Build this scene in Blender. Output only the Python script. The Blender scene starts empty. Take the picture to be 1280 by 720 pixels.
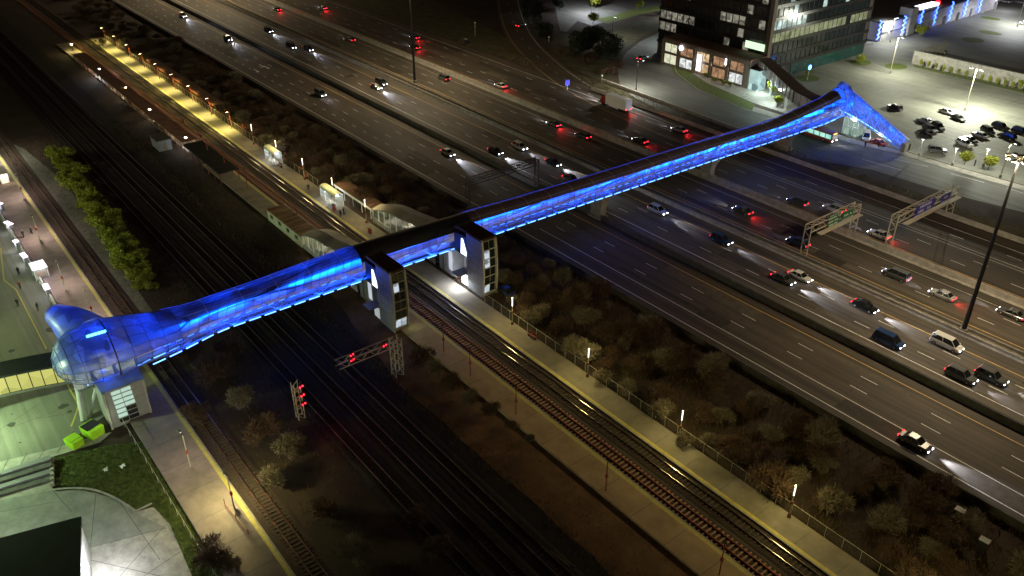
import bpy, bmesh, math, random
from mathutils import Vector, Matrix
random.seed(7)
R=random.random
def U(a,b): return a+(b-a)*random.random()
C=bpy.context.scene.collection
PI=math.pi
# ---------------------------------------------------------------- camera
CH=82.0; F=1055.0; TH=math.atan(625/1055.0); AZ=math.radians(141.9)
h_=Vector((math.cos(AZ),math.sin(AZ),0)); rt=Vector((h_.y,-h_.x,0)); Z=Vector((0,0,1))
fw=h_*math.cos(TH)-Z*math.sin(TH); upv=h_*math.sin(TH)+Z*math.cos(TH)
def G(px,py,z=0.0):
    "world point at height z seen at photo pixel px,py"
    d=fw*F+rt*(px-640)-upv*(py-360); t=(CH-z)/-d.z
    return Vector((d.x*t,d.y*t,z))
cam=bpy.data.objects.new('camera',bpy.data.cameras.new('camera')); C.objects.link(cam)
cam.location=(0,0,CH); cam.rotation_euler=Matrix((rt,upv,-fw)).transposed().to_euler()
cam.data.sensor_width=36; cam.data.lens=F/1280*36; cam.data.clip_end=5000; cam.data.clip_start=.5
bpy.context.scene.camera=cam
# ---------------------------------------------------------------- materials
MATS={}
def _nt(name):
    m=bpy.data.materials.new(name); m.use_nodes=True; nt=m.node_tree
    return m,nt,nt.nodes,nt.links,nt.nodes['Principled BSDF']
def mat(name,col,rough=.7,var=.25,scale=1.5,metal=0,bump=0,stretch=None,col2=None,spec=.4,detail=6):
    if name in MATS: return MATS[name]
    m,nt,N,L,P=_nt(name)
    tc=N.new('ShaderNodeTexCoord'); mp=N.new('ShaderNodeMapping'); L.new(tc.outputs['Object'],mp.inputs[0])
    if stretch: mp.inputs['Scale'].default_value=stretch
    n=N.new('ShaderNodeTexNoise'); n.inputs['Scale'].default_value=scale; n.inputs['Detail'].default_value=detail; n.inputs['Roughness'].default_value=.65
    L.new(mp.outputs[0],n.inputs['Vector'])
    r=N.new('ShaderNodeValToRGB'); L.new(n.outputs['Fac'],r.inputs[0])
    c2=col2 or tuple(min(1,c*(1+var)) for c in col); c1=tuple(c*(1-var) for c in col)
    r.color_ramp.elements[0].position=.32; r.color_ramp.elements[1].position=.68
    r.color_ramp.elements[0].color=(*c1,1); r.color_ramp.elements[1].color=(*c2,1)
    L.new(r.outputs[0],P.inputs['Base Color'])
    P.inputs['Roughness'].default_value=rough; P.inputs['Metallic'].default_value=metal
    P.inputs['Specular IOR Level'].default_value=spec
    if bump:
        n2=N.new('ShaderNodeTexNoise'); n2.inputs['Scale'].default_value=scale*6; n2.inputs['Detail'].default_value=4
        L.new(tc.outputs['Object'],n2.inputs['Vector'])
        b=N.new('ShaderNodeBump'); b.inputs['Strength'].default_value=bump; b.inputs['Distance'].default_value=.1
        L.new(n2.outputs['Fac'],b.inputs['Height']); L.new(b.outputs[0],P.inputs['Normal'])
    MATS[name]=m; return m
def emis(name,col,s,base=(.3,.3,.3)):
    if name in MATS: return MATS[name]
    m,nt,N,L,P=_nt(name)
    P.inputs['Base Color'].default_value=(*base,1); P.inputs['Emission Color'].default_value=(*col,1); P.inputs['Emission Strength'].default_value=s
    MATS[name]=m; return m
def lit_window(name,c1,c2,s,scale=1.2):
    "glazing with a lit, furnished room behind it"
    if name in MATS: return MATS[name]
    m,nt,N,L,P=_nt(name)
    tc=N.new('ShaderNodeTexCoord'); v=N.new('ShaderNodeTexVoronoi'); v.inputs['Scale'].default_value=scale
    L.new(tc.outputs['Object'],v.inputs['Vector'])
    r=N.new('ShaderNodeValToRGB'); L.new(v.outputs['Color'],r.inputs[0])
    r.color_ramp.elements[0].color=(*c1,1); r.color_ramp.elements[1].color=(*c2,1)
    L.new(r.outputs[0],P.inputs['Emission Color']); P.inputs['Emission Strength'].default_value=s
    P.inputs['Base Color'].default_value=(.02,.025,.03,1); P.inputs['Roughness'].default_value=.15
    MATS[name]=m; return m
def asphalt(name,col,streak=.35,rough=.75):
    m,nt,N,L,P=_nt(name)
    tc=N.new('ShaderNodeTexCoord')
    def noise(sc,st,det=5):
        mp=N.new('ShaderNodeMapping'); mp.inputs['Scale'].default_value=st; L.new(tc.outputs['Object'],mp.inputs[0])
        n=N.new('ShaderNodeTexNoise'); n.inputs['Scale'].default_value=sc; n.inputs['Detail'].default_value=det; L.new(mp.outputs[0],n.inputs['Vector']); return n.outputs['Fac']
    def mr(x,a,b):
        q=N.new('ShaderNodeMapRange'); q.inputs['From Min'].default_value=.3; q.inputs['From Max'].default_value=.7; q.inputs['To Min'].default_value=a; q.inputs['To Max'].default_value=b; L.new(x,q.inputs['Value']); return q.outputs[0]
    def mul(a,b):
        q=N.new('ShaderNodeMath'); q.operation='MULTIPLY'; L.new(a,q.inputs[0]); L.new(b,q.inputs[1]); return q.outputs[0]
    a=mr(noise(1.1,(.006,1,1),6),1-streak,1+streak); b=mr(noise(.06,(1,1,1),3),.8,1.2); c=mr(noise(6,(1,1,1),2),.85,1.15); d=mr(noise(.35,(.35,1,1),8),.85,1.15)
    f=mul(mul(a,b),mul(c,d))
    v=N.new('ShaderNodeVectorMath'); v.operation='SCALE'; v.inputs[0].default_value=col; L.new(f,v.inputs['Scale'])
    L.new(v.outputs[0],P.inputs['Base Color']); P.inputs['Roughness'].default_value=rough
    MATS[name]=m; return m
def screen(name,trans,col,ribs=1.6,transl=.6,panels=True):
    "perforated ribbed metal screen: partly see-through, passes light from the lamps behind it"
    m,nt,N,L,P=_nt(name); N.remove(P); out=N['Material Output']
    tc=N.new('ShaderNodeTexCoord'); w=N.new('ShaderNodeTexWave'); w.bands_direction='Y'; w.inputs['Scale'].default_value=ribs; w.inputs['Distortion'].default_value=0
    L.new(tc.outputs['Object'],w.inputs['Vector'])
    n=N.new('ShaderNodeTexNoise'); n.inputs['Scale'].default_value=.25; n.inputs['Detail'].default_value=4; L.new(tc.outputs['Object'],n.inputs['Vector'])
    mr=N.new('ShaderNodeMapRange'); mr.inputs['From Min'].default_value=.35; mr.inputs['From Max'].default_value=.65; mr.inputs['To Min'].default_value=-.1; mr.inputs['To Max'].default_value=.12; L.new(n.outputs['Fac'],mr.inputs['Value'])
    m2=N.new('ShaderNodeMapRange'); m2.inputs['To Min'].default_value=max(0,trans-.12); m2.inputs['To Max'].default_value=min(1,trans+.12); L.new(w.outputs['Fac'],m2.inputs['Value'])
    ad=N.new('ShaderNodeMath'); ad.operation='ADD'; ad.use_clamp=True; L.new(mr.outputs[0],ad.inputs[0]); L.new(m2.outputs[0],ad.inputs[1])
    sx=N.new('ShaderNodeSeparateXYZ'); L.new(tc.outputs['Object'],sx.inputs[0]); ca=N.new('ShaderNodeMath'); ca.operation='ADD'; L.new(sx.outputs['X'],ca.inputs[0]); L.new(sx.outputs['Z'],ca.inputs[1]); cx=N.new('ShaderNodeMath'); cx.operation='ADD'; L.new(sx.outputs['X'],cx.inputs[0]); L.new(sx.outputs['Y'],cx.inputs[1])
    cb=N.new('ShaderNodeCombineXYZ'); L.new(cx.outputs[0],cb.inputs[0]); L.new(ca.outputs[0],cb.inputs[1])
    bk=N.new('ShaderNodeTexBrick'); bk.inputs['Scale'].default_value=1; bk.inputs['Brick Width'].default_value=1.5; bk.inputs['Row Height'].default_value=.62; bk.inputs['Mortar Size'].default_value=.05; bk.inputs['Bias'].default_value=-.1; bk.offset=0
    bk.inputs['Color1'].default_value=(*[c*1.25 for c in col],1); bk.inputs['Color2'].default_value=(*[c*.45 for c in col],1); bk.inputs['Mortar'].default_value=(*[c*.12 for c in col],1); L.new(cb.outputs[0],bk.inputs['Vector'])
    d=N.new('ShaderNodeBsdfDiffuse'); t=N.new('ShaderNodeBsdfTranslucent'); 
    if panels: L.new(bk.outputs['Color'],d.inputs[0]); L.new(bk.outputs['Color'],t.inputs[0])
    else:
        v=N.new('ShaderNodeTexVoronoi'); v.inputs['Scale'].default_value=.55; L.new(tc.outputs['Object'],v.inputs['Vector']); rr=N.new('ShaderNodeValToRGB'); L.new(v.outputs['Color'],rr.inputs[0]); rr.color_ramp.elements[0].color=(*[c*.3 for c in col],1); rr.color_ramp.elements[1].color=(*[c*1.3 for c in col],1); L.new(rr.outputs[0],d.inputs[0]); L.new(rr.outputs[0],t.inputs[0])
    g=N.new('ShaderNodeBsdfGlossy'); g.inputs['Roughness'].default_value=.35; g.inputs[0].default_value=(.7,.7,.7,1)
    x=N.new('ShaderNodeMixShader'); x.inputs[0].default_value=transl; L.new(d.outputs[0],x.inputs[1]); L.new(t.outputs[0],x.inputs[2])
    x3=N.new('ShaderNodeMixShader'); x3.inputs[0].default_value=.12; L.new(x.outputs[0],x3.inputs[1]); L.new(g.outputs[0],x3.inputs[2])
    tr=N.new('ShaderNodeBsdfTransparent'); x2=N.new('ShaderNodeMixShader'); L.new(ad.outputs[0],x2.inputs[0]); L.new(x3.outputs[0],x2.inputs[1]); L.new(tr.outputs[0],x2.inputs[2])
    L.new(x2.outputs[0],out.inputs[0]); MATS[name]=m; return m
def glass(name,col=(.5,.6,.6),a=.5):
    m,nt,N,L,P=_nt(name); P.inputs['Base Color'].default_value=(*col,1); P.inputs['Roughness'].default_value=.1; P.inputs['Alpha'].default_value=a
    MATS[name]=m; return m
# ---------------------------------------------------------------- mesh builder
class MB:
    def __init__(s): s.v=[]; s.f=[]
    def quad(s,a,b,c,d):
        n=len(s.v); s.v+=[tuple(a),tuple(b),tuple(c),tuple(d)]; s.f.append((n,n+1,n+2,n+3)); return s
    def poly(s,pts):
        n=len(s.v); s.v+=[tuple(p) for p in pts]; s.f.append(tuple(range(n,n+len(pts)))); return s
    def prism(s,pts,z0,z1):
        "pts ccw or cw list of (x,y); closed prism"
        a=sum(pts[i][0]*pts[(i+1)%len(pts)][1]-pts[(i+1)%len(pts)][0]*pts[i][1] for i in range(len(pts)))
        if a<0: pts=pts[::-1]
        n=len(s.v); k=len(pts)
        s.v+=[(p[0],p[1],z0) for p in pts]+[(p[0],p[1],z1) for p in pts]
        s.f.append(tuple(range(n+k-1,n-1,-1))); s.f.append(tuple(range(n+k,n+2*k)))
        for i in range(k): j=(i+1)%k; s.f.append((n+i,n+j,n+k+j,n+k+i))
        return s
    def box(s,c,d,rz=0,taper=1.0):
        x,y,z=d[0]/2,d[1]/2,d[2]/2; ca,sa=math.cos(rz),math.sin(rz); n=len(s.v)
        for k,(i,j) in enumerate([(-1,-1),(1,-1),(1,1),(-1,1)]*2):
            q=1 if k<4 else taper; X,Y=i*x*q,j*y*q
            s.v.append((c[0]+X*ca-Y*sa,c[1]+X*sa+Y*ca,c[2]+(-z if k<4 else z)))
        s.f+=[(n+3,n+2,n+1,n),(n+4,n+5,n+6,n+7)]+[(n+i,n+(i+1)%4,n+4+(i+1)%4,n+4+i) for i in range(4)]
        return s
    def bar(s,a,b,r,r2=None,k=6):
        a=Vector(a); b=Vector(b); d=(b-a)
        if d.length<1e-6: return s
        q=d.to_track_quat('Z','Y'); n=len(s.v); r2=r if r2 is None else r2
        for p,rr in ((a,r),(b,r2)):
            for i in range(k):
                t=2*PI*(i+.5)/k; s.v.append(tuple(p+q@Vector((math.cos(t)*rr,math.sin(t)*rr,0))))
        s.f+=[(n+i,n+(i+1)%k,n+k+(i+1)%k,n+k+i) for i in range(k)]
        s.f.append(tuple(range(n+k-1,n-1,-1))); s.f.append(tuple(range(n+k,n+2*k))); return s
    def loft(s,rings,closed=True,caps=False):
        n=len(s.v); k=len(rings[0])
        for r in rings: s.v+=[tuple(p) for p in r]
        for i in range(len(rings)-1):
            for j in range(k if closed else k-1):
                j2=(j+1)%k; s.f.append((n+i*k+j,n+i*k+j2,n+(i+1)*k+j2,n+(i+1)*k+j))
        if caps: s.f.append(tuple(range(n+k-1,n-1,-1))); e=n+(len(rings)-1)*k; s.f.append(tuple(range(e,e+k)))
        return s
    def ball(s,c,r,k=8,m=5):
        if not hasattr(r,'__len__'): r=(r,r,r)
        return s.loft([[(c[0]+r[0]*math.sin(PI*(i+.02)/(m+.04))*math.cos(2*PI*j/k),c[1]+r[1]*math.sin(PI*(i+.02)/(m+.04))*math.sin(2*PI*j/k),c[2]-r[2]*math.cos(PI*(i+.02)/(m+.04))) for j in range(k)] for i in range(m+1)],True,True)
    def build(s,name,m,parent=None,smooth=False,loc=None):
        me=bpy.data.meshes.new(name); me.from_pydata(s.v,[],s.f); me.update()
        if m: me.materials.append(m if not isinstance(m,str) else MATS[m])
        if smooth: me.polygons.foreach_set('use_smooth',[True]*len(me.polygons))
        o=bpy.data.objects.new(name,me); C.objects.link(o)
        if parent: o.parent=parent
        if loc: o.location=loc
        return o
def build_each(mb,name,m,parent,limit=100):
    "every connected piece of mb becomes a part of its own; past the limit the rest is one part"
    P=list(range(len(mb.v)))
    def fd(a):
        while P[a]!=a: P[a]=P[P[a]]; a=P[a]
        return a
    for f in mb.f:
        a=fd(f[0])
        for b in f[1:]: P[fd(b)]=a
    gr={}
    for f in mb.f: gr.setdefault(fd(f[0]),[]).append(f)
    G_=sorted(gr.values(),key=lambda fs:Vector(mb.v[fs[0][0]]).length if parent.location.length<1 else (parent.location+Vector(mb.v[fs[0][0]])).length)
    def mk(fs,nm):
        q=MB(); ix={}
        for f in fs:
            t=[]
            for i in f:
                if i not in ix: ix[i]=len(q.v); q.v.append(mb.v[i])
                t.append(ix[i])
            q.f.append(tuple(t))
        return q.build(nm,m,parent)
    out=[mk(fs,name) for fs in G_[:limit]]
    if G_[limit:]: o=mk([f for fs in G_[limit:] for f in fs],name); o['kind']='stuff'
    return out
def tag(o,label,cat,group=None,kind=None):
    o['label']=label; o['category']=cat
    if group: o['group']=group
    if kind: o['kind']=kind
    return o
def thing(name,label,cat,loc=(0,0,0),rz=0,group=None):
    o=bpy.data.objects.new(name,None); C.objects.link(o); o.location=loc; o.rotation_euler=(0,0,rz); o.empty_display_size=.3
    return tag(o,label,cat,group)
def struct(name,mb,m): o=mb.build(name,m); o['kind']='structure'; return o
def dup(root,loc,rz=None,label=None,group=None,sc=None):
    r=root.copy(); C.objects.link(r); r.location=loc
    if rz is not None: r.rotation_euler=(0,0,rz)
    if label: r['label']=label
    if group: r['group']=group
    if sc: r.scale=sc if hasattr(sc,'__len__') else (sc,sc,sc)
    for ch in root.children:
        if ch.type=='LIGHT': continue
        c=ch.copy(); C.objects.link(c); c.parent=r
        for g in ch.children:
            d=g.copy(); C.objects.link(d); d.parent=c
    return r
ORD=['first','second','third','fourth','fifth','sixth','seventh','eighth','ninth','tenth','eleventh','twelfth','thirteenth','fourteenth','fifteenth','sixteenth','seventeenth','eighteenth','nineteenth','twentieth']
TENS={2:'twenty',3:'thirty',4:'forty',5:'fifty',6:'sixty',7:'seventy',8:'eighty',9:'ninety'}
def nth(i):
    i+=1
    if i<=20: return ORD[i-1]
    t,u=divmod(i,10)
    if u==0: return TENS[t][:-1]+'ieth' if t in TENS else str(i)
    return TENS.get(t,'hundred')+'-'+ORD[u-1]
def light(name,kind,loc,col,power,parent=None,size=.3,aim=None,spot=None,blend=.5,sy=None,linear=False,ax=None):
    l=bpy.data.lights.new(name,kind); l.color=col; l.energy=power
    if kind=='AREA':
        l.shape='RECTANGLE' if sy else 'SQUARE'; l.size=size
        if sy: l.size_y=sy
    else: l.shadow_soft_size=size
    if kind=='SPOT': l.spot_size=spot; l.spot_blend=blend
    if linear:
        l.use_nodes=True; N=l.node_tree.nodes; em=N['Emission']; fo=N.new('ShaderNodeLightFalloff'); fo.inputs['Strength'].default_value=linear; l.node_tree.links.new(fo.outputs['Linear'],em.inputs['Strength'])
    o=bpy.data.objects.new(name,l); C.objects.link(o); o.location=loc
    if aim is not None: o.rotation_euler=Vector(aim).to_track_quat('-Z','Y').to_euler()
    if ax is not None:
        zz=-Vector(aim).normalized(); yy=Vector(ax); yy=(yy-zz*yy.dot(zz)).normalized(); xx=yy.cross(zz); o.rotation_euler=Matrix((xx,yy,zz)).transposed().to_euler()
    if parent: o.parent=parent
    return o
# ---------------------------------------------------------------- palette
AS=asphalt('asphalt_highway',(.066,.056,.043),.5); AS2=asphalt('asphalt_collector',(.056,.044,.032),.42)
ASN=asphalt('asphalt_street',(.11,.11,.10),.25); ASL=asphalt('asphalt_lot',(.16,.16,.13),.22)
mat('paint_white',(.78,.76,.70),.6,.35,3); mat('paint_yellow',(.62,.40,.13),.6,.35,3)
mat('stall_paint',(.26,.26,.2),.6,.4,2)
mat('concrete',(.30,.28,.25),.85,.3,.8); mat('concrete_dark',(.10,.095,.09),.9,.3,.8)
mat('plat_warm_lit',(.36,.25,.145),.85,.22,.35,bump=.05); mat('concrete_plat',(.22,.19,.15),.85,.22,.35,bump=.05); mat('paving_pink',(.24,.19,.17),.85,.2,.5)  # south platform concrete: warmer lamplight is put into its base colour
mat('tactile_yellow',(.50,.42,.11),.7,.2,2); mat('dirt',(.038,.024,.014),.95,.5,.12,bump=.4); mat('dirt_brown_lit',(.15,.08,.036),.95,.5,.15,bump=.4)  # bank earth is brown, and brightened in colour for the lamplight on it
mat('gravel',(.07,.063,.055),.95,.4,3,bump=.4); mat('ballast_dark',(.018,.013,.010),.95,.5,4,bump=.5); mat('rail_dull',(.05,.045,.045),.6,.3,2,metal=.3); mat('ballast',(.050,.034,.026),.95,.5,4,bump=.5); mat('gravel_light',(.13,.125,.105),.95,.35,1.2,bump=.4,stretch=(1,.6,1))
mat('yard',(.22,.22,.20),.85,.25,.5,bump=.05)
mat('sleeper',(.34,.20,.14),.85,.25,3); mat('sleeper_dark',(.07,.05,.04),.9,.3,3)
mat('rail_steel',(.35,.30,.28),.28,.2,2,metal=1); mat('rail_rust',(.30,.07,.04),.5,.3,2,metal=.3); mat('rust',(.22,.06,.03),.8,.35,4)
mat('grass',(.085,.11,.02),.95,.45,1.2,bump=.4); mat('grass_dry',(.055,.05,.022),.95,.5,.3,bump=.4)
mat('galv',(.50,.45,.36),.55,.15,3,metal=.2); mat('dark_metal',(.03,.03,.033),.5,.2,3,metal=.4); mat('red_pole',(.30,.05,.03),.6,.25,3)
mat('black_roof',(.012,.012,.014),.9,.3,.5); mat('brown_roof',(.13,.07,.045),.8,.4,1.2,stretch=(4,.3,1)); mat('grey_roof',(.24,.22,.19),.6,.15,1)
mat('panel_grey',(.20,.20,.215),.6,.12,.8); mat('panel_light',(.42,.42,.42),.6,.1,.8); mat('steel_pale',(.5,.52,.56),.45,.1,2,metal=.2)
mat('bark',(.07,.055,.04),.9,.3,6); mat('twig',(.17,.14,.095),.9,.3,2); mat('twig_brown',(.095,.055,.033),.9,.4,2)
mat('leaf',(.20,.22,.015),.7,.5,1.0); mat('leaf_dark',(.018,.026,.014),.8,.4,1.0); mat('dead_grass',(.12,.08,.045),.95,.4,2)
mat('brick_tan',(.20,.15,.12),.85,.2,2); mat('brick_dark',(.06,.05,.045),.85,.25,2); mat('glass_dark',(.012,.016,.018),.12,.3,.7,spec=.8); mat('glass_green',(.015,.05,.045),.12,.4,.5,spec=.8)
mat('mall_wall',(.36,.35,.36),.8,.12,.4); mat('lime',(.35,.62,.02),.6,.15,2); mat('tyre',(.015,.015,.015),.8,.2,5); mat('white_paint',(.75,.75,.75),.45,.06,1)
mat('sign_green',(.005,.10,.045),.4,.1,2); mat('sign_blue',(.03,.03,.35),.4,.1,2); mat('letter',(.75,.75,.72),.5,.1,2)
glass('clear_glass',(.55,.62,.6),.35); glass('booth_glass',(.75,.85,.85),.35)
emis('lamp_warm',(1,.82,.45),26); emis('lamp_white',(.9,.95,1),16); emis('post_glow',(1,.93,.75),2.2); emis('led_blue',(.03,.22,1),3); emis('led_line',(.02,.16,1),5)
emis('head_light',(.85,.9,1),22); emis('tail_light',(1,.01,.02),9,(.3,0,0)); emis('signal_red',(1,.01,.03),5); emis('signal_green',(.05,1,.7),20)
emis('white_sign',(.85,.88,1),4); emis('blue_sign_lit',(.06,.25,1),7); emis('pylon_blue',(.04,.12,1),5); emis('cool_panel',(.75,.85,1),2.6); emis('warm_panel',(1,.85,.5),1.0); emis('green_panel',(.6,.85,.55),1.2); emis('yellow_panel',(.85,.8,.16),.75)
# ---------------------------------------------------------------- ground
struct('ground',MB().quad((-1500,-1200,-.03),(1500,-1200,-.03),(1500,1500,-.03),(-1500,1500,-.03)),'dirt')
def gpoly(name,m,pts,z):
    mb=MB(); mb.poly([(*(G(*p)[:2] if True else p),z) for p in pts]); o=struct(name,mb,m)
    return o
def wpoly(name,m,pts,z): return struct(name,MB().poly([(x,y,z) for x,y in pts]),m)
X0,X1=-640,150
def band(mb,y0,y1,z,x0=X0,x1=X1): return mb.quad((x0,y0,z),(x1,y0,z),(x1,y1,z),(x0,y1,z))
struct('highway_collector_road',band(MB(),99.6,118.9,.0),AS2)
struct('highway_express_road',band(MB(),119.9,136.9,.0),AS)
struct('highway_far_express_road',band(MB(),137.9,154.3,.0),AS)
struct('highway_far_collector_road',band(MB(),155.2,180.2,.0),AS2)
def ribbon(pts,w,z,mb=None,off=0.0):
    mb=mb or MB(); P=[]
    for i in range(len(pts)):
        a=Vector(pts[max(0,i-1)]); b=Vector(pts[min(len(pts)-1,i+1)]); d=(b-a).normalized(); n=Vector((-d.y,d.x,0)); p=Vector(pts[i])+n*off
        P.append(((p.x+n.x*w/2,p.y+n.y*w/2,z),(p.x-n.x*w/2,p.y-n.y*w/2,z)))
    for i in range(len(P)-1): mb.quad(P[i][1],P[i+1][1],P[i+1][0],P[i][0])
    return mb
# markings
def dashes(mb,y,x0,x1,L=3.0,gap=9.0,w=.13,z=.008,ph=0):
    x=x0+ph
    while x<x1: mb.quad((x,y-w/2,z),(x+L,y-w/2,z),(x+L,y+w/2,z),(x,y+w/2,z)); x+=L+gap
def line(mb,y,w=.13,z=.008,x0=X0,x1=X1): band(mb,y-w/2,y+w/2,z,x0,x1)
wm=MB(); ym=MB()
for y in (102.0,123.0,176.2): line(wm,y,.16)
line(wm,105.7,.14,x0=-125,x1=X1); line(wm,151.7,.1)
line(wm,168.3,.1,x0=-150,x1=X1); line(wm,169.5,.1,x0=-150,x1=X1)
for y in (116.0,133.0,141.4,158.2): line(ym,y,.16)
for y,p in ((109.1,.3),(112.6,0),(126.4,2),(130,4.5),(144.9,3),(148.3,6),(161.9,1),(165.2,4),(172.9,7)): dashes(wm,y,X0,X1,ph=p)
dashes(wm,105.7,X0,-130,2,4)
# arrows at the top left of the near carriageway
for px,py in ((327,82),(333,84),(320,88)):
    p=G(px,py); wm.poly([(p.x-2,p.y-.15,.009),(p.x+1,p.y-.15,.009),(p.x+1,p.y-.6,.009),(p.x+2.4,p.y,.009),(p.x+1,p.y+.6,.009),(p.x+1,p.y+.15,.009),(p.x-2,p.y+.15,.009)])
rgp=random.Random(31); pa=MB(); pb=MB(); cr=MB()
for k in range(130):
    y=rgp.choice([103.9,107.4,110.9,114.3,124.7,128.2,131.6,143.1,146.6,150.1,160,163.5,166.8,171.2,174.6]); x=rgp.uniform(-330,0); L=rgp.uniform(3,30); w_=rgp.choice((.5,1.0,3.1,3.2))
    z_=.0012+k*.00003; (pa if k%2 else pb).quad((x,y-w_/2,z_),(x+L,y-w_/2,z_),(x+L,y+w_/2,z_),(x,y+w_/2,z_))
for k in range(150):
    x=rgp.uniform(-330,0); a,b=rgp.choice(((99.8,118.6),(120.3,136.5),(138.9,154),(155.6,180))); y=rgp.uniform(a,b-4); pts=[Vector((x,y,0))]
    for i in range(rgp.randint(3,9)): pts.append(pts[-1]+Vector((rgp.uniform(.2,1.4) if k%2 else rgp.uniform(-.3,.3),rgp.uniform(-.25,.25) if k%2 else rgp.uniform(.4,.9),0)))
    pts=[p for p in pts if p.y<b]
    if len(pts)>1: ribbon(pts,.07,.006,cr)
struct('asphalt_patch',pa,mat('patch_dark',(.038,.032,.025),.8,.3,.7)); struct('asphalt_patch',pb,mat('patch_light',(.085,.072,.056),.8,.3,.7)); struct('asphalt_cracks',cr,mat('crack_seal',(.015,.013,.012),.6,.2,1))
# ramp (top centre) as ribbon
def smooth(pts,k=6):
    out=[]; n=len(pts)
    for i in range(n-1):
        p0,p1,p2,p3=[Vector(pts[max(0,min(n-1,j))]) for j in (i-1,i,i+1,i+2)]
        for t in range(k):
            t/=k; out.append(.5*((2*p1)+(-p0+p2)*t+(2*p0-5*p1+4*p2-p3)*t*t+(-p0+3*p1-3*p2+p3)*t**3))
    out.append(Vector(pts[-1])); return out
rp=smooth([G(640,-60),G(634,-20),G(638,15),G(652,48),G(682,80),G(720,108),G(770,134),G(830,160),G(930,200)])
struct('ramp_road',ribbon(rp,11,.004),AS2)
ribbon(rp,.15,.012,wm,4.3); ribbon(rp,.15,.012,ym,-4.3)
for i in range(0,len(rp)-1,2):
    a,b=rp[i],rp[i+1]; d=(b-a).normalized(); ribbon([a,a+d*3],.13,.012,wm)
o=struct('white_road_markings',wm,'paint_white'); o=struct('yellow_road_markings',ym,'paint_yellow')
# dead grass verge between highway and street
struct('verge',MB().poly([(X0,181,-.008),(X1,181,-.008),(X1,188,-.008),(-100,187,-.008),(-170,189,-.008),(-210,189,-.008),(-330,215,-.008),(X0,330,-.008)]),'grass_dry')
# street north of the highway
gpoly('street',ASN,[(1420,300),(1290,268),(1180,240),(1090,212),(1000,197),(900,166),(830,140),(790,120),(775,108),(772,86),(782,66),(800,52),(830,38),(870,26),(900,-30),(1010,-120),(1080,-120),(930,10),(880,42),(850,58),(838,72),(846,92),(872,112),(930,136),(1000,157),(1060,178),(1130,194),(1200,216),(1290,241),(1420,275)],.0)
gpoly('sidewalk','concrete',[(838,72),(846,92),(872,112),(930,136),(1000,157),(1060,178),(1130,194),(1200,216),(1290,241),(1420,275),(1420,268),(1290,235),(1200,210),(1130,189),(1064,173),(1003,152),(935,131),(880,107),(856,90),(848,73),(856,60),(850,56)],.02)
gpoly('lawn_strip','grass',[(834,70),(842,92),(868,110),(926,135),(940,138),(944,131),(936,127),(884,103),(862,88),(853,72),(864,58),(852,58)],.024)
gpoly('path','concrete',[(853,74),(862,89),(884,104),(940,128),(1000,148),(1010,140),(950,112),(905,98),(880,80),(868,62),(862,62)],.028)
# parking lots
gpoly('parking_lot',ASL,[(940,128),(1010,150),(1064,172),(1130,188),(1200,209),(1290,234),(1420,268),(1420,150),(1280,112),(1142,80),(1085,62),(1010,84),(960,100)],-.004)
gpoly('upper_parking_lot',ASL,[(1085,64),(1142,80),(1280,108),(1500,160),(1500,-60),(1250,-60),(1160,-200),(1060,-200),(1000,-120),(1000,0),(1060,60)],-.012)
gpoly('plaza_pavement',ASN,[(700,38),(708,40),(722,26),(740,32),(790,18),(860,5),(900,-30),(960,-80),(900,-110),(690,-90),(692,0)],-.004)
gpoly('grass_island','grass',[(742,24),(760,30),(800,18),(862,6),(860,1),(790,12),(765,20)],.02)
gpoly('grass_field','grass_dry',[(690,44),(740,38),(830,20),(862,12),(858,24),(806,44),(776,64),(766,84),(768,108),(740,96),(690,76)],-.006)
# stall lines
sm=MB()
def gline(mb,a,b,w=.12,z=.014):
    a=G(*a); b=G(*b); ribbon([a,b],w,z,mb)
for k in range(17):
    t=k/16; gline(sm,(1055+200*t,108+44*t),(1072+200*t,103+44*t)); gline(sm,(1100+190*t,100+34*t),(1118+190*t,96+34*t))
for k in range(15):
    t=k/14; gline(sm,(1135+170*t,166+52*t),(1156+170*t,160+52*t),.12); gline(sm,(1090+110*t,78+26*t),(1104+110*t,75+26*t),.12)
gline(sm,(1058,72),(1100,92),.3); gline(sm,(1072,70),(1115,90),.3)
for k in range(30): gline(sm,(1200+k*14,66-k*2.6),(1222+k*14,72-k*2.6),.12); gline(sm,(1165+k*14,42-k*2.4),(1185+k*14,47-k*2.4),.12)
struct('stall_markings',sm,'stall_paint')
# west side: plaza, bus loop, yard
wpoly('bus_loop_pavement',ASL,[(-420,-40),(-420,15.8),(-160,15.8),(-118,15),(-112,3),(-116,-4),(-130,-40)],-.006)
gpoly('concrete_walk','concrete',[(-60,606),(0,590),(66,571),(125,553),(140,540),(118,545),(70,560),(0,577),(-60,592)],.01)
gpoly('yard_pavement','concrete',[(-80,628),(0,608),(66,598),(66,613),(95,613),(120,616),(150,628),(170,640),(190,634),(208,640),(236,700),(262,760),(200,800),(100,760),(-80,700)],.0)
gpoly('yard_asphalt','yard',[(66,613),(-80,640),(-80,760),(100,760),(113,684),(208,660),(170,641),(140,622),(100,612)],.006)
gpoly('lawn','grass',[(66,573),(66,612),(95,612),(120,615),(150,627),(170,640),(190,632),(212,655),(240,720),(300,760),(330,760),(262,640),(215,558),(200,549),(140,556)],.004)
gpoly('gravel_path','gravel_light',[(-10,165),(8,176),(30,186),(60,210),(90,240),(130,300),(160,345),(195,395),(180,400),(140,372),(95,300),(60,240),(40,215),(10,180)],.0)
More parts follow.
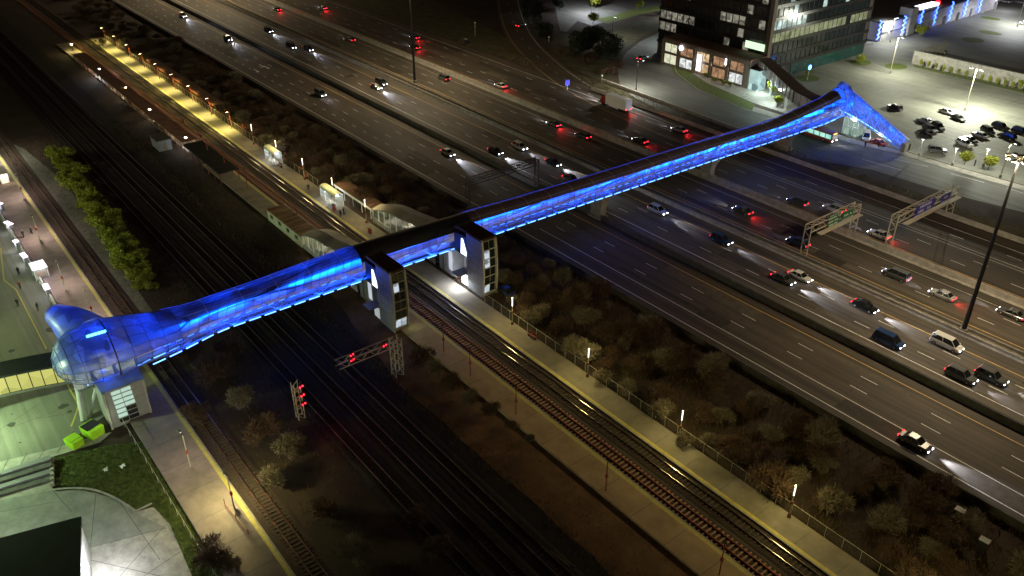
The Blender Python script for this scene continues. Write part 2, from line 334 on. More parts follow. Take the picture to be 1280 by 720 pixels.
# ---------------------------------------------------------------- parallel walls / barriers
def barrier(y,hh,label,m='concrete',x0=X0,x1=X1,w=.6):
    prof=[(-w/2,0),(-w/2,.12),(-w/4,.4),(-w/7,hh),(w/7,hh),(w/4,.4),(w/2,.12),(w/2,0)]
    o=MB().loft([[(x,y+a,b) for a,b in prof] for x in (x0,x1)],True,True).build('concrete_barrier',m)
    return tag(o,label,'barrier','concrete barriers along the highway')
barrier(99.2,1.2,'dark concrete barrier on the scrubland side of the nearest carriageway','concrete_dark')  # shaded camera side painted as darker concrete
barrier(119.0,1.25,'dark median barrier right beside the yellow line of the nearest carriageway','concrete_dark')  # unlit face carried by the darker concrete as well
barrier(120.0,.8,'low dark barrier on the far side of the drain between the two nearest carriageways','concrete_dark')  # darker concrete stands in for shade here too
barrier(136.9,.9,'grey low barrier on the camera side of the mast lamp median','concrete')
barrier(138.6,1.0,'tan concrete barrier at the foot of the tall mast lamps','concrete')
barrier(154.8,1.5,'bright wide concrete barrier between the two far carriageways','concrete',w=1.0)
barrier(180.8,1.1,'tan barrier along the dry verge beside the far carriageway','concrete',x0=-190)
struct('median_strip',band(MB(),137.3,138.3,.01),'grass_dry')
struct('median_shade_strip',band(MB(),119.25,119.75,.006),'black_roof')  # black sheet painted in for the shade between the two barriers
q=[G(795,124,0),G(850,147),G(960,190),G(1100,240)]
rb=MB()
for i in range(3):
    a=Vector((-194.2+i*25,189-i*.9,0)); b=Vector((-194.2+(i+1)*25,189-(i+1)*.9,0))
    rb.prism([(a.x,a.y),(b.x,b.y),(b.x,b.y+.45),(a.x,a.y+.45)],0,1.1)
tag(rb.build('concrete_barrier','concrete'),'short pale barrier between the curving ramp and the street by the trees','barrier','concrete barriers along the highway')
# ---------------------------------------------------------------- railway
def track(y,label,light_s=False,x0=-640,x1=60,lum=True,ballast='ballast',rail='rail_steel'):
    t=thing('railway_track',label,'railway track',(0,y,0),0,'railway tracks')
    MB().loft([[(x,-2.1,-.02),(x,-1.6,.12),(x,1.6,.12),(x,2.1,-.02)] for x in (x0,x1)],False).build('ballast',ballast,t)
    s=MB(); x=x0
    while x<x1: s.box((x,0,.15),(.24,2.55,.10)); x+=.72
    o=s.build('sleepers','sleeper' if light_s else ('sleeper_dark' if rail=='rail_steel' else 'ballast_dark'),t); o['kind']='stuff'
    for yy in (-.75,.75):
        MB().box(((x0+x1)/2,yy,.27),(x1-x0,.10,.16)).build('rail',rail,t)
        MB().box(((x0+x1)/2,yy,.205),(x1-x0,.18,.03)).build('rail_foot','rust',t)
    return t
track(24.9,'single track beside the west platform and its yellow edge')
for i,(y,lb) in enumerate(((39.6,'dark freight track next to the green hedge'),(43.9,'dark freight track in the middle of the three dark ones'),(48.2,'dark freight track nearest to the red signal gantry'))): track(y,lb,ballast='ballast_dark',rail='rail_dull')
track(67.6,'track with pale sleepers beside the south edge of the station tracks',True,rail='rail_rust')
track(71.6,'track with dark sleepers below the lit north platform edge')
struct('ballast_bed',MB().poly([(-640,66,-.01),(60,66,-.01),(60,73.6,-.01),(-640,73.6,-.01)]),'gravel')
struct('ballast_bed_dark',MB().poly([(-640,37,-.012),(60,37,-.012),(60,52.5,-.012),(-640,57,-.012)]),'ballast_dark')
rgd=random.Random(17); db=[(60,61.5),(-135,61.5),(-150,60.5),(-138,59)]+[(-130+k*4.6,52.8+rgd.uniform(-.35,.35)+(4.5*max(0,1-k/7))) for k in range(42)]
struct('dirt_bank',MB().poly([(x,y,-.006) for x,y in db]),'dirt_brown_lit')  # brown earth, its colour raised to stand in for lamplight
# ---------------------------------------------------------------- platforms
def platform(y0,y1,x0,x1,edge,label,m,hz=.35):
    t=thing('station_platform',label,'platform',(0,0,0))
    MB().prism([(x0,y0),(x1,y0),(x1,y1),(x0,y1)],-.02,hz).build('slab',m,t)
    e=1 if edge==y1 else -1
    a,b=sorted((edge-e*.25,edge-e*.75))
    MB().quad((x0,a,hz+.006),(x1,a,hz+.006),(x1,b,hz+.006),(x0,b,hz+.006)).build('tactile_strip','tactile_yellow' if m!='x' else m,t)
    a,b=sorted((edge,edge-e*.25)); MB().quad((x0,a,hz+.007),(x1,a,hz+.007),(x1,b,hz+.007),(x0,b,hz+.007)).build('edge_stone','concrete',t)
    j=MB(); x=x0+3
    while x<x1: j.quad((x,y0+.05,hz+.005),(x+.07,y0+.05,hz+.005),(x+.07,y1-1,hz+.005),(x,y1-1,hz+.005)); x+=6
    j.build('joints','concrete_dark',t)['kind']='stuff'
    return t
platform(73.2,77.9,-352,40,73.2,'long lit north platform with a yellow edge and lamp posts','concrete_plat')
platform(61.4,66.2,-205,-140,66.2,'south platform under the red stained canopy','concrete_plat')
platform(61.0,66.1,-122,40,66.1,'bare south platform running from the glass lift tower to the bottom edge','plat_warm_lit')
platform(61.4,66.0,-352,-215,66.0,'far south platform below the ribbed brown canopy','concrete_plat')
platform(15.8,22.6,-420,-60,22.6,'wide pinkish west platform beside the bus loop','paving_pink')
# chain link fence N platform
def fence(x0,x1,y,label,hh=1.8):
    t=thing('chain_link_fence',label,'fence',(0,y,0))
    p=MB(); x=x0
    while x<=x1: p.bar((x,0,0),(x,0,hh),.035,k=5); x+=2.5
    build_each(p,'fence_post','galv',t,100)
    r=MB(); r.bar((x0,0,hh),(x1,0,hh),.03,k=4)
    r.build('top_rail','galv',t)
    MB().quad((x0,0,.05),(x1,0,.05),(x1,0,hh-.03),(x0,0,hh-.03)).build('mesh_panel','chainlink',t)
glass('chainlink',(.25,.22,.17),.16)
fence(-108,60,78.3,'chain link fence behind the north platform, towards the bottom right')
fence(-350,-175,78.3,'chain link fence behind the far lit end of the north platform')
fence(-420,-60,14.9,'wire fence between the west platform and the lawn',1.2)
# ---------------------------------------------------------------- vegetation
def twig_mesh(n,rr,hh,thin=.035,seed=1,L=.9):
    rg=random.Random(seed); mb=MB()
    for s in range(9):
        a=rg.uniform(0,2*PI); d=rg.uniform(.2,.8)*rr; mb.bar((0,0,0),(math.cos(a)*d,math.sin(a)*d,hh*rg.uniform(.5,.85)),.06,.015,4)
    lobes=[(rg.uniform(-.6,.6)*rr,rg.uniform(-.6,.6)*rr,hh*rg.uniform(.45,.75),rg.uniform(.35,.6)*rr) for _ in range(6)]
    for i in range(n):
        c=rg.choice(lobes); v=Vector((rg.gauss(0,1),rg.gauss(0,1),rg.gauss(0,1))).normalized()*c[3]*rg.uniform(.3,1)
        p=Vector((c[0],c[1],c[2]))+Vector((v.x,v.y,v.z*.9)); p.z=max(.1,p.z)
        d=(v.normalized()+Vector((rg.gauss(0,.5),rg.gauss(0,.5),rg.gauss(.4,.4)))).normalized()*rg.uniform(.4,1)*L
        w=d.cross(Vector((rg.gauss(0,1),rg.gauss(0,1),rg.gauss(0,1)))).normalized()*thin
        k=len(mb.v); mb.v+=[tuple(p-w),tuple(p+w),tuple(p+d)]; mb.f.append((k,k+1,k+2))
    return mb
def leaf_mesh(n,rr,hh,sz=.3,seed=1,base=.2):
    rg=random.Random(seed); mb=MB()
    lobes=[(rg.uniform(-.55,.55)*rr,rg.uniform(-.55,.55)*rr,hh*rg.uniform(base+.2,.8),rg.uniform(.35,.6)*rr) for _ in range(9)]
    for i in range(n):
        c=rg.choice(lobes); v=Vector((rg.gauss(0,1),rg.gauss(0,1),rg.gauss(0,1))).normalized()*c[3]*rg.uniform(.55,1.08)
        p=Vector((c[0],c[1],c[2]))+v; p.z=max(.15,p.z)
        a=Vector((rg.gauss(0,1),rg.gauss(0,1),rg.gauss(0,1))).normalized(); b=a.cross(Vector((rg.gauss(0,1),rg.gauss(0,1),rg.gauss(0,1)))).normalized()
        s=sz*rg.uniform(.5,1.2); mb.poly([p-a*s,p+b*s*.5,p+a*s,p-b*s*.5])
    return mb
def plant(name,label,cat,loc,crown,cm,trunk_h=1.0,tr=.12,group=None):
    t=thing(name,label,cat,loc,0,group)
    tk=MB(); tk.bar((0,0,0),(.1,.05,trunk_h),tr,tr*.6,7)
    for i in range(4): a=i*1.6+.4; tk.bar((.1,.05,trunk_h*.8),(math.cos(a)*trunk_h*.4,math.sin(a)*trunk_h*.4,trunk_h*1.6),tr*.45,tr*.15,5)
    tk.build('trunk','bark',t); crown.build('crown',cm,t); return t
scr=[plant('scrub_bush','x','bush',(0,-500,0),twig_mesh(2100,2.4,3.2,.045,s),'twig' if s%2 else 'twig_brown',.7,.1,'leafless bushes between the north platform and the highway') for s in range(5)]
spots=[]
rg=random.Random(11)
x=-640
while x<20:
    for y in (rg.uniform(79.8,82.5),rg.uniform(82.5,86),rg.uniform(86,89.5),rg.uniform(89.5,93),rg.uniform(93,97)):
        if x<-150 and 79<y<87 and rg.random()<.25: continue
        if rg.random()<.9: spots.append((x+rg.uniform(-2,2),y,rg.uniform(.55,1.3)))
    x+=rg.uniform(4.6,8.0) if x>-330 else rg.uniform(9,13)
spots.sort(key=lambda s:-s[0])
rows={0:[],1:[],2:[]}
for s in spots: rows[0 if s[1]<84.5 else 1 if s[1]<91.3 else 2].append(s)
rn=['beside the platform fence','in the middle row of the scrub','along the dark highway barrier']
k=0
for r_ in rows:
    for i,s in enumerate(rows[r_]):
        k+=1; src=scr[k%5]
        lab='leafless %s bush %s, %s from the right'%('grey' if (k%5)%2 else 'brown',rn[r_],nth(i))
        d_=dup(src,(s[0],s[1],0),rg.uniform(0,6.28),lab,sc=(s[2],s[2],s[2]*rg.uniform(.5,1.0)))
# lit shrubs around the north platform lamps handled by lamps themselves
sb=[twig_mesh(1500,2.0,3.4,.05,s+40,.6) for s in range(2)]
for i,(px,py,s) in enumerate(((666,395,1.0),(735,442,1.15),(752,470,.8),(826,515,1.0),(856,548,.7),(349,182,1.2),(362,196,.8),(126,52,1.3))):
    p=G(px,py+10); 
    if i==0: pale=plant('pale_bush','x','bush',p,sb[0],'twig',.7,.1,'pale bushes lit by the platform lamps')
    o=pale if i==0 else dup(pale,p,i*1.3)
    o.scale=(s,s,s)
    o['label']=['pale bare bush by the lamp just right of the far lift tower','large pale bare bush behind the second platform lamp','small pale bush right of the large lamp lit bush','pale bush behind the third platform lamp right of the bridge','small bush touching the fence right of the third lamp','big lit bush beside the platform above the glass shelter','small lit bush just below the big one above the shelter','glowing bush behind the far top left end of the platform'][i]
# small dark bushes south of station (px 520-660, 430-560)
for i,(px,py,s) in enumerate(((528,452,1.1),(548,466,.9),(566,482,.9),(590,500,.8),(612,512,.7),(640,532,.5),(660,548,.45),(262,700,1.1),(285,712,.8),(250,520,1.0),(268,470,1.4),(300,500,1.2),(330,540,1.2),(360,560,1.1),(240,445,1.1),(290,440,1.3),(350,600,1.0),(410,640,.9),(450,690,1.0),(520,650,.8),(550,690,.9))):
    p=G(px,py+6); o=dup(scr[i%5],p,i*.9,'dark bare bush %s'%['close under the glass lift tower by the signal gantry','second in the row below the lift tower','third in the row below the lift tower','fourth in the row below the lift tower','fifth in the row below the lift tower','tiny, on the bank beside the second red pole','tiny, last of the row on the bank','at the bottom left edge beside the west platform','small, right of the one at the bottom left edge','right of the west track below the blue bridge','large, beside the west track just under the bridge','between the west track and the red signal mast','left of the foot of the red signal mast','beside the foot of the red signal mast','close under the left part of the blue bridge','under the blue bridge left of the signal mast','in the dark field below the signal mast','in the dark field, second below the signal mast','at the bottom edge of the dark field','alone in the dark field under the dirt bank','at the bottom edge below the dirt bank'][i],group='dark bushes by the freight tracks',sc=s*.9)
for t in scr:
    for c in list(t.children): bpy.data.objects.remove(c)
    bpy.data.objects.remove(t)
# green hedge
hed=[leaf_mesh(1500,1.9,3.0,.22,s+60,0) for s in range(3)]
hl=[]
rg=random.Random(5)
n=38
protos=[]
for i in range(n):
    t=i/(n-1); x=-233+t*82; y=33.8-3.5*t*t+rg.uniform(-.8,.8)+ (1.2 if i%2 else -1.0)
    lab='leafy green hedge bush, %s from the upper end of the row'%nth(i)
    s=rg.uniform(.8,1.2)
    if i<3: protos.append(plant('hedge_bush',lab,'bush',(x,y,0),hed[i],'leaf',.6,.08,'green hedge bushes beside the gravel path')); protos[-1].scale=(s,s,s)
    else: dup(protos[i%3],(x,y,0),i*.8+rg.uniform(0,2),lab,sc=(s*rg.uniform(.8,1.35),s*rg.uniform(.8,1.3),s*rg.uniform(.5,.85)))
# tall dark trees upper right, other trees
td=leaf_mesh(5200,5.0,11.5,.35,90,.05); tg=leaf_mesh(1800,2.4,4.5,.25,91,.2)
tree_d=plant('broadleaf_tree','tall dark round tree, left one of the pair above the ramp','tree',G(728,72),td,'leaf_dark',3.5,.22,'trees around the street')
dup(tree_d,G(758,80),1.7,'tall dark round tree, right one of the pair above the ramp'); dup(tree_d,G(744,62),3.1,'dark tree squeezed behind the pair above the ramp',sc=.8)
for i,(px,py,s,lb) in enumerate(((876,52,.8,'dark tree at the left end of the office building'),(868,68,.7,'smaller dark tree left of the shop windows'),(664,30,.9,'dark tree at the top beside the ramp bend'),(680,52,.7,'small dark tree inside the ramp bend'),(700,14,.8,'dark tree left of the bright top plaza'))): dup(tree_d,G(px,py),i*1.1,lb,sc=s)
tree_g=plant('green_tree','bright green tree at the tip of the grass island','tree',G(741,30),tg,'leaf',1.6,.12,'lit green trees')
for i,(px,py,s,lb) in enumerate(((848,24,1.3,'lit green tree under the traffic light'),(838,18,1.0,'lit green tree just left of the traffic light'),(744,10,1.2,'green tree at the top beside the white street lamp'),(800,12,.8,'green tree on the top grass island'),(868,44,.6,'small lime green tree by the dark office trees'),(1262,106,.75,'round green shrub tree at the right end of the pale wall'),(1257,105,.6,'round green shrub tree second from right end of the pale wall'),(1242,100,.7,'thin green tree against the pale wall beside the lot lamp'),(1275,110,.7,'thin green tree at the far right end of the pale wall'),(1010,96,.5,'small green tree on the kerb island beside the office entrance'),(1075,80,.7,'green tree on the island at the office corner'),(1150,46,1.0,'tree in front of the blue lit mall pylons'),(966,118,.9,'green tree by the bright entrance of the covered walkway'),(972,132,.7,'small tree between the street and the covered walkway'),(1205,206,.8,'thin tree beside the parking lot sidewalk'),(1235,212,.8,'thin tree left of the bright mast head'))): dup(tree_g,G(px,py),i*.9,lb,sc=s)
for i,(px,py) in enumerate(((873,92),(881,97),(893,103),(905,106),(912,108),(900,99))): dup(tree_g,G(px,py),i,'dark planted shrub below the shop windows, %s from left'%nth(i),group='shrubs before the shop windows',sc=(.45,.45,.35))
for i in range(14):
    p=G(1150+i*9.5,84+i*2.35); dup(tree_g,p,i,'narrow climbing shrub on the pale wall, %s from its left end'%nth(i),group='shrubs on the pale wall',sc=(.28,.2,.6))
# scrub in the loop between ramp and street
rg=random.Random(3)
sw=twig_mesh(900,1.8,2.0,.03,77); lt=None
for i in range(34):
    px,py=rg.uniform(690,775),rg.uniform(55,120)
    if py<48+(px-690)*.3 or py>76+(px-690)*.48: continue
    lab='low brown bush on the slope inside the ramp curve, placed at mark'
    p=G(px,py)
    if lt is None: lt=plant('slope_bush','x','bush',p,sw,'twig_brown',.4,.06,'low bushes on the slope inside the ramp curve'); o=lt
    else: o=dup(lt,p,i)
    o['label']='low brown leafless bush on the slope inside the ramp curve'
# ground cover scrub
LAWN=[(G(*p).x,G(*p).y) for p in [(66,573),(66,612),(95,612),(120,615),(150,627),(170,640),(190,632),(212,655),(240,720),(300,760),(330,760),(262,640),(215,558),(200,549),(140,556)]]
def inside(x,y,P):
    c=False
    for i in range(len(P)):
        (a,b),(d,e)=P[i-1],P[i]
        if (b>y)!=(e>y) and x<(d-a)*(y-b)/(e-b)+a: c=not c
    return c
def lawn_pt(r):
    while 1:
        x,y=r.uniform(-114,-75),r.uniform(2.5,16)
        if inside(x,y,LAWN): return x,y
def cover(name,label,n,fn,m,seed,sz=.5):
    rg=random.Random(seed); mb=MB()
    for i in range(n):
        x,y=fn(rg); a=rg.uniform(0,6.28); s=sz*rg.uniform(.4,1.3)
        mb.v+=[(x-math.cos(a)*.05,y-math.sin(a)*.05,0),(x+math.cos(a)*.05,y+math.sin(a)*.05,0),(x+rg.gauss(0,.25)*s,y+rg.gauss(0,.25)*s,s)]; k=len(mb.v); mb.f.append((k-3,k-2,k-1))
    tag(mb.build(name,m),label,'ground cover',kind='stuff')
cover('dry_weeds','dry brown weeds covering the strip between platform and highway',45000,lambda r:(r.uniform(-330,30),r.uniform(78.6,98.8)),'dead_grass',1,.7)
cover('verge_weeds','dry weeds on the verge between the far carriageway and the street',9000,lambda r:(r.uniform(-240,0),r.uniform(181.8,187.5)),'dead_grass',2,.5)
cover('track_weeds','sparse weeds around the dark freight tracks',16000,lambda r:(r.uniform(-250,0),r.choice((r.uniform(27.5,38),r.uniform(50.5,61),r.gauss(52.8,.7)))),'twig_brown',4,.5)
cover('lawn_grass','short green grass of the lawn and the bare patch beside the west platform',14000,lambda r:lawn_pt(r),'grass',5,.18)
def onX(px,py,X):
    d=fw*F+rt*(px-640)-upv*(py-360); t=X/d.x; return Vector((X,d.y*t,CH+d.z*t))
WARM=(1,.74,.36); YEL=(1,.84,.30); COOL=(.85,.92,1); GRN=(.74,1,.46); HWY=(1,.80,.49)
# ---------------------------------------------------------------- tube bridge
XC=-121.6
def lerp_tab(tab,y):
    for (a,va),(b,vb) in zip(tab,tab[1:]):
        if y<=b: t=(y-a)/(b-a); t=max(0,min(1,t)); t=t*t*(3-2*t) if False else t; return va+(vb-va)*t
    return tab[-1][1]
ZB=[(8,5.2),(20,4.9),(26,5.3),(34,6.3),(60,6.3),(95,6.1),(130,5.6),(156,5.3),(176,4.8),(200,4.4),(212,5.2)]
ZT=[(8,13),(14,13.2),(18,12.5),(22,11.9),(30,11.0),(42,11.2),(52,11.7),(62,12.0),(74,11.6),(86,11.3),(96,10.8),(118,10.2),(146,9.8),(161,9.2),(180,8.9),(190,9.7),(202,10.9),(208,12.2),(212,13.2)]
HW=[(8,4.2),(16,4.6),(22,3.9),(32,3.1),(60,3.1),(90,2.9),(200,2.8),(212,3.2)]
PROF=[(.80,0),(.93,.07),(1.0,.18),(1.03,.30),(1.02,.42),(.98,.54),(.90,.66),(.76,.78),(.56,.89),(.30,.97),(0,1.0)]
PROF=PROF+[(-a,b) for a,b in PROF[-2::-1]]
def ring(y,i0=0,i1=None,sc=1.0):
    zb,zt,w=lerp_tab(ZB,y),lerp_tab(ZT,y),lerp_tab(HW,y)
    P=PROF[i0:i1]; zm=(zb+zt)/2
    return [(XC+a*w*sc,y,zm+(zb+(zt-zb)*b-zm)*sc) for a,b in P]
def frange(a,b,s):
    n=max(1,round((b-a)/s)); return [a+(b-a)*i/n for i in range(n+1)]
SCREEN=screen('screen_perforated',.50,(.34,.42,.62)); SHOULD=screen('screen_shoulder',.08,(.34,.44,.66)); ROOF=mat('bridge_roof',(.15,.105,.15),.5,.35,.5,metal=.1,stretch=(1,8,1))  # violet tint of the opaque roof stands in for lamplight sheen
ROOFS=screen('roof_screen',.02,(.14,.17,.26),1.6,.35)
SCREEN_S=screen('screen_sparse',.72,(.6,.64,.72))
bridge=thing('pedestrian_bridge','long blue lit tubular footbridge crossing tracks and the whole highway','footbridge',(0,0,0))
N_=len(PROF)
def seg(name,y0,y1,i0,i1,m,sc=1.0,label=None):
    o=MB().loft([ring(y,i0,i1,sc) for y in frange(y0,y1,2)],False).build(name,m,bridge,True)
    if label: o['label']=label
    return o
for a,b in ((24,59.5),(84,206)):
    seg('side_screen',a,b,0,6,SCREEN); seg('side_screen',a,b,N_-6,N_,SCREEN)
    seg('shoulder_screen',a,b,5,8,SHOULD); seg('shoulder_screen',a,b,N_-8,N_-5,SHOULD)
    seg('roof_shell',a,b,7,N_-7,ROOFS if a<60 else ROOF)
seg('roof_shell',59.5,84,6,N_-5,mat('roof_black',(.02,.02,.024),.5,.3,.4),1.03,'plain black roof between the two lift towers')
seg('side_screen',62,78,4,7,SHOULD); seg('side_screen',59.5,84,0,2,SHOULD); seg('side_screen',59.5,84,N_-6,N_,SCREEN_S)
# longitudinal seams + hoops
hp=MB()
for y in frange(26,206,6):
    if 61<y<79: continue
    r_=ring(y,0,None,1.01); hp=MB()
    for i in range(N_-1): hp.bar(r_[i],r_[i+1],.06,k=4)
    hp.build('hoop','steel_pale',bridge)
sm_=MB()
for i in (3,5,8,N_-9,N_-6):
    for a,b in ((24,60),(84,206)):
        ys=frange(a,b,4)
        sm_=MB()
        for y,y2 in zip(ys,ys[1:]): sm_.bar(ring(y,0,None,1.012)[i],ring(y2,0,None,1.012)[i],.035,k=4)
        sm_.build('seam','steel_pale',bridge)
# walkway: floor, glazed sides, inner roof, truss
fl=MB(); gl=MB(); ir=MB(); tr=MB(); mul=MB(); pan=MB()
ys=frange(20,207,3)
for y,y2 in zip(ys,ys[1:]):
    z,z2=lerp_tab(ZB,y)+.25,lerp_tab(ZB,y2)+.25
    fl.loft([[(XC-2.3,yy,zz-.35),(XC+2.3,yy,zz-.35),(XC+2.3,yy,zz),(XC-2.3,yy,zz)] for yy,zz in ((y,z),(y2,z2))],True,True)
    ir.loft([[(XC-1.9,yy,zz+3.1),(XC+1.9,yy,zz+3.1),(XC+1.7,yy,zz+3.3),(XC-1.7,yy,zz+3.3)] for yy,zz in ((y,z),(y2,z2))],True,True)
    for s in (-1,1):
        pan.quad((XC+s*1.8,y,z),(XC+s*1.8,y2,z2),(XC+s*1.8,y2,z2+1.0),(XC+s*1.8,y,z+1.0))
        gl.quad((XC+s*1.8,y,z+1.05),(XC+s*1.8,y2,z2+1.05),(XC+s*1.8,y2,z2+3.05),(XC+s*1.8,y,z+3.05))
        mul.bar((XC+s*1.84,y,z),(XC+s*1.84,y,z+3.1),.06,k=4)
        mul.bar((XC+s*1.84,y,z+1.02),(XC+s*1.84,y2,z2+1.02),.05,k=4)
fl.build('deck','panel_grey',bridge); ir.build('inner_roof','panel_light',bridge); mul.build('mullions','steel_pale',bridge)
gl.build('walkway_glazing',lit_window('walk_glass',(.10,.08,.12),(.42,.38,.50),.55,.35),bridge); pan.build('parapet_panels','panel_light',bridge)
ys=frange(24,206,3.9)
for s in (-1,1):
  tr=MB()
  for k,(y,y2) in enumerate(zip(ys,ys[1:])):
        z,z2=lerp_tab(ZB,y)+.3,lerp_tab(ZB,y2)+.3
        t,t2=3.9,3.9
        X=XC+s*2.55
        a,b=((X,y,z),(X-s*.1,y2,z2+t2*.82)) if k%2 else ((X-s*.1,y,z+t*.82),(X,y2,z2))
        tr.bar(a,b,.15,k=5); tr.bar((X,y,z),(X,y2,z2),.09,k=5); tr.bar((X-s*.1,y,z+t*.82),(X-s*.1,y2,z2+t2*.82),.09,k=5); 
        if k%2: tr.bar((X,y,z),(X-s*.1,y,z+t*.82),.08,k=5)
  tr.build('truss','steel_pale',bridge)
# led strips and the lamps they are
l1=MB(); l2=MB(); ledm=emis('led_white_blue',(.10,.30,1),4.5)
y=22
while y<205:
    if not(59<y<61):
        r0,r1=ring(y,0,None,1.02),ring(y+2.0,0,None,1.02)
        l1.bar(r0[0],r1[0],.09,k=4)
    y+=2.7
build_each(l1,'lower_led_strip',ledm,bridge)
for a,b in ((26,59),(84,205)):
    l4=MB(); ys=frange(a,b,2)
    for y,y2 in zip(ys,ys[1:]): l4.bar(ring(y,0,None,1.02)[N_-9],ring(y2,0,None,1.02)[N_-9],.05,k=4)
    l4.build('far_edge_strip',emis('led_dim',(.02,.06,1),.9),bridge)
for a,b in ((24,59),(62,78),(84,205)):
    ys=frange(a,b,2)
    for y,y2 in zip(ys,ys[1:]):
        if R()<.75: l2.bar(ring(y,0,None,1.02)[4],ring(y2-.9,0,None,1.02)[4],.04,k=4)
l2.build('upper_led_strip','led_blue',bridge)
BL=(.003,.07,1); rg_b=random.Random(4)
for y in frange(27,57,7.5)+[65.5,73.5]+frange(88,203,9.6):
    zb,zt,w=lerp_tab(ZB,y),lerp_tab(ZT,y),lerp_tab(HW,y)
    e=1.0 if y<60 else 1.25
    L_=7.5 if y<60 else 9.6
    k_=rg_b.choice((.35,.7,1.0,1.0,1.4))
    light('led_lamp','AREA',(XC+w*.71,y,zb+(zt-zb)*.70),(.001,.105,1),1150*e*k_*(.75 if y<60 else .72),bridge,.4,(1,0,.5),sy=L_,ax=(0,1,0))
    light('led_lamp','AREA',(XC+w*.90,y,zb+.35),BL,520*(e if y<84 else .9)*rg_b.uniform(.6,1.3),bridge,.25,(-.30,0,1),sy=L_,ax=(0,1,0))
    light('led_lamp','AREA',(XC-w*.71,y,zb+(zt-zb)*.70),BL,260*e,bridge,.4,(-1,0,.5),sy=L_,ax=(0,1,0))
    if y<60: light('led_lamp','AREA',(XC,y,zb+3.75),BL,300*e*k_,bridge,1.2,(0,0,1),sy=L_*.6,ax=(0,1,0))
# west head: glass bulb + horn
def orient(o_,d,up=Z):
    d=Vector(d).normalized(); s=d.cross(up).normalized(); u=s.cross(d); return s,u
def ering(c,d,rs,ru,k=28,up=Z,fl=1.0):
    s,u=orient(None,d,up); c=Vector(c); out=[]
    for i in range(k):
        t=2*PI*i/k; a,b=math.cos(t),math.sin(t); out.append(tuple(c+s*(a*rs)+u*(b*ru*(1 if b>0 else fl))))
    return out
head=[]
# loft from tube end (y=24) to bulb and round to a closed cap
for (y,rx,rz,cz) in ((27,3.5,3.05,8.4),(24.5,3.9,3.3,8.5),(22,4.4,3.6,8.7),(19.5,4.95,4.0,8.85),(17,5.25,4.3,8.95),(14.5,5.2,4.4,8.95),(12.5,4.7,4.15,8.9),(11,3.9,3.5,8.8),(10,2.9,2.6,8.7),(9.3,1.5,1.4,8.7),(9.1,.2,.2,8.7)):
    head.append([(XC+.6+rx*math.cos(2*PI*i/32),y,cz+rz*math.sin(2*PI*i/32)) for i in range(32)])
bulb=thing('bridge_end_hall','bulging blue glass hall at the left end of the footbridge','bridge hall',(0,0,0))
MB().loft([h_r[0:17] for h_r in head],False).build('upper_skin',screen('bulb_skin',.18,(.20,.30,.60),2.2,.55,False),bulb,True)
MB().loft([h_r[16:]+h_r[:1] for h_r in head],False).build('lower_glazing',screen('bulb_glass',.72,(.20,.30,.60),2.2,.55,False),bulb,True)
hb=MB()
for r_ in head[:-1:1]:
    for i in range(32): hb.bar(r_[i],r_[(i+1)%32],.05,k=4)
for i in range(0,32,2):
    for j in range(len(head)-1): hb.bar(head[j][i],head[j+1][i],.035,k=4)
hb.build('ribs',mat('rib_blue_lit',(.05,.07,.16),.5,.2,1),bulb)  # steel ribs coloured blue for the blue light falling on them
hb=MB()
for i in range(0,32,2):
    for j in range(2,len(head)-2,2): hb.bar(head[j][i],head[j+2][(i+2)%32],.045,k=4)
hb.build('diagonal_ribs','steel_pale',bulb)
hb=MB()
for i in range(32): hb.bar(head[4][i],head[4][(i+1)%32],.13,k=4)
hb.build('main_rib','dark_metal',bulb)
horn=[]
for t in frange(0,1,.1):
    c=Vector((XC-2,15.2,9.6)).lerp(Vector((XC-8.6,12.6,12.0)),t); c.z+=.6*math.sin(t*PI); r=4.0*(1-t)+1.9*t
    horn.append(ering(c,(-1,-.3,.25+.3*t),r*.95,r*1.0))
c=Vector((XC-9.4,12.4,12.2)); horn.append(ering(c,(-1,-.3,.5),1.5,1.5)); horn.append(ering(c+Vector((-.6,0,0)),(-1,-.3,.5),.5,.5))
MB().loft(horn,True).build('horn_hood',screen('horn_skin',.04,(.18,.26,.5),1.6,.5,False),bulb,True)
hl_=MB(); hl_.box((XC,15.5,4.75),(5.4,9,.3)); hl_.build('floor_plate','panel_grey',bulb)
hi=MB()
for s in (0,1,2): hi.box((XC+1.5,12+s*3.2,6.6),(3.0,2.4,3.2))
hi.build('lobby_panels',lit_window('lobby',(.10,.14,.12),(.8,.9,.7),.45,.5),bulb)
light('bulb_lamp','POINT',(XC+1.8,16,11.6),BL,620,bulb,.4); light('bulb_lamp','POINT',(XC+3.2,15,6.6),BL,200,bulb,.4); light('bulb_lamp','POINT',(XC+1.5,22,10.6),BL,560,bulb,.4); light('bulb_lamp','POINT',(XC-4,13.5,11),BL,420,bulb,.4); light('bulb_lamp','POINT',(XC-7.4,12.6,12.2),BL,200,bulb,.3)
ls=MB(); ls.bar(head[4][6],Vector(head[5][6]).lerp(Vector(head[6][6]),.1),.24,k=6); ls.build('accent_lamp',emis('accent',(.08,.5,1),5),bulb)
l3=MB()
for i in range(20,29):
    if i%2: l3.bar(head[6][i],head[6][i+1],.1,k=4)
for j in range(0,6): l3.bar(head[j][26],Vector(head[j][26]).lerp(Vector(head[j+1][26]),.8),.1,k=4)
l3.build('lower_led_strip',ledm,bulb)
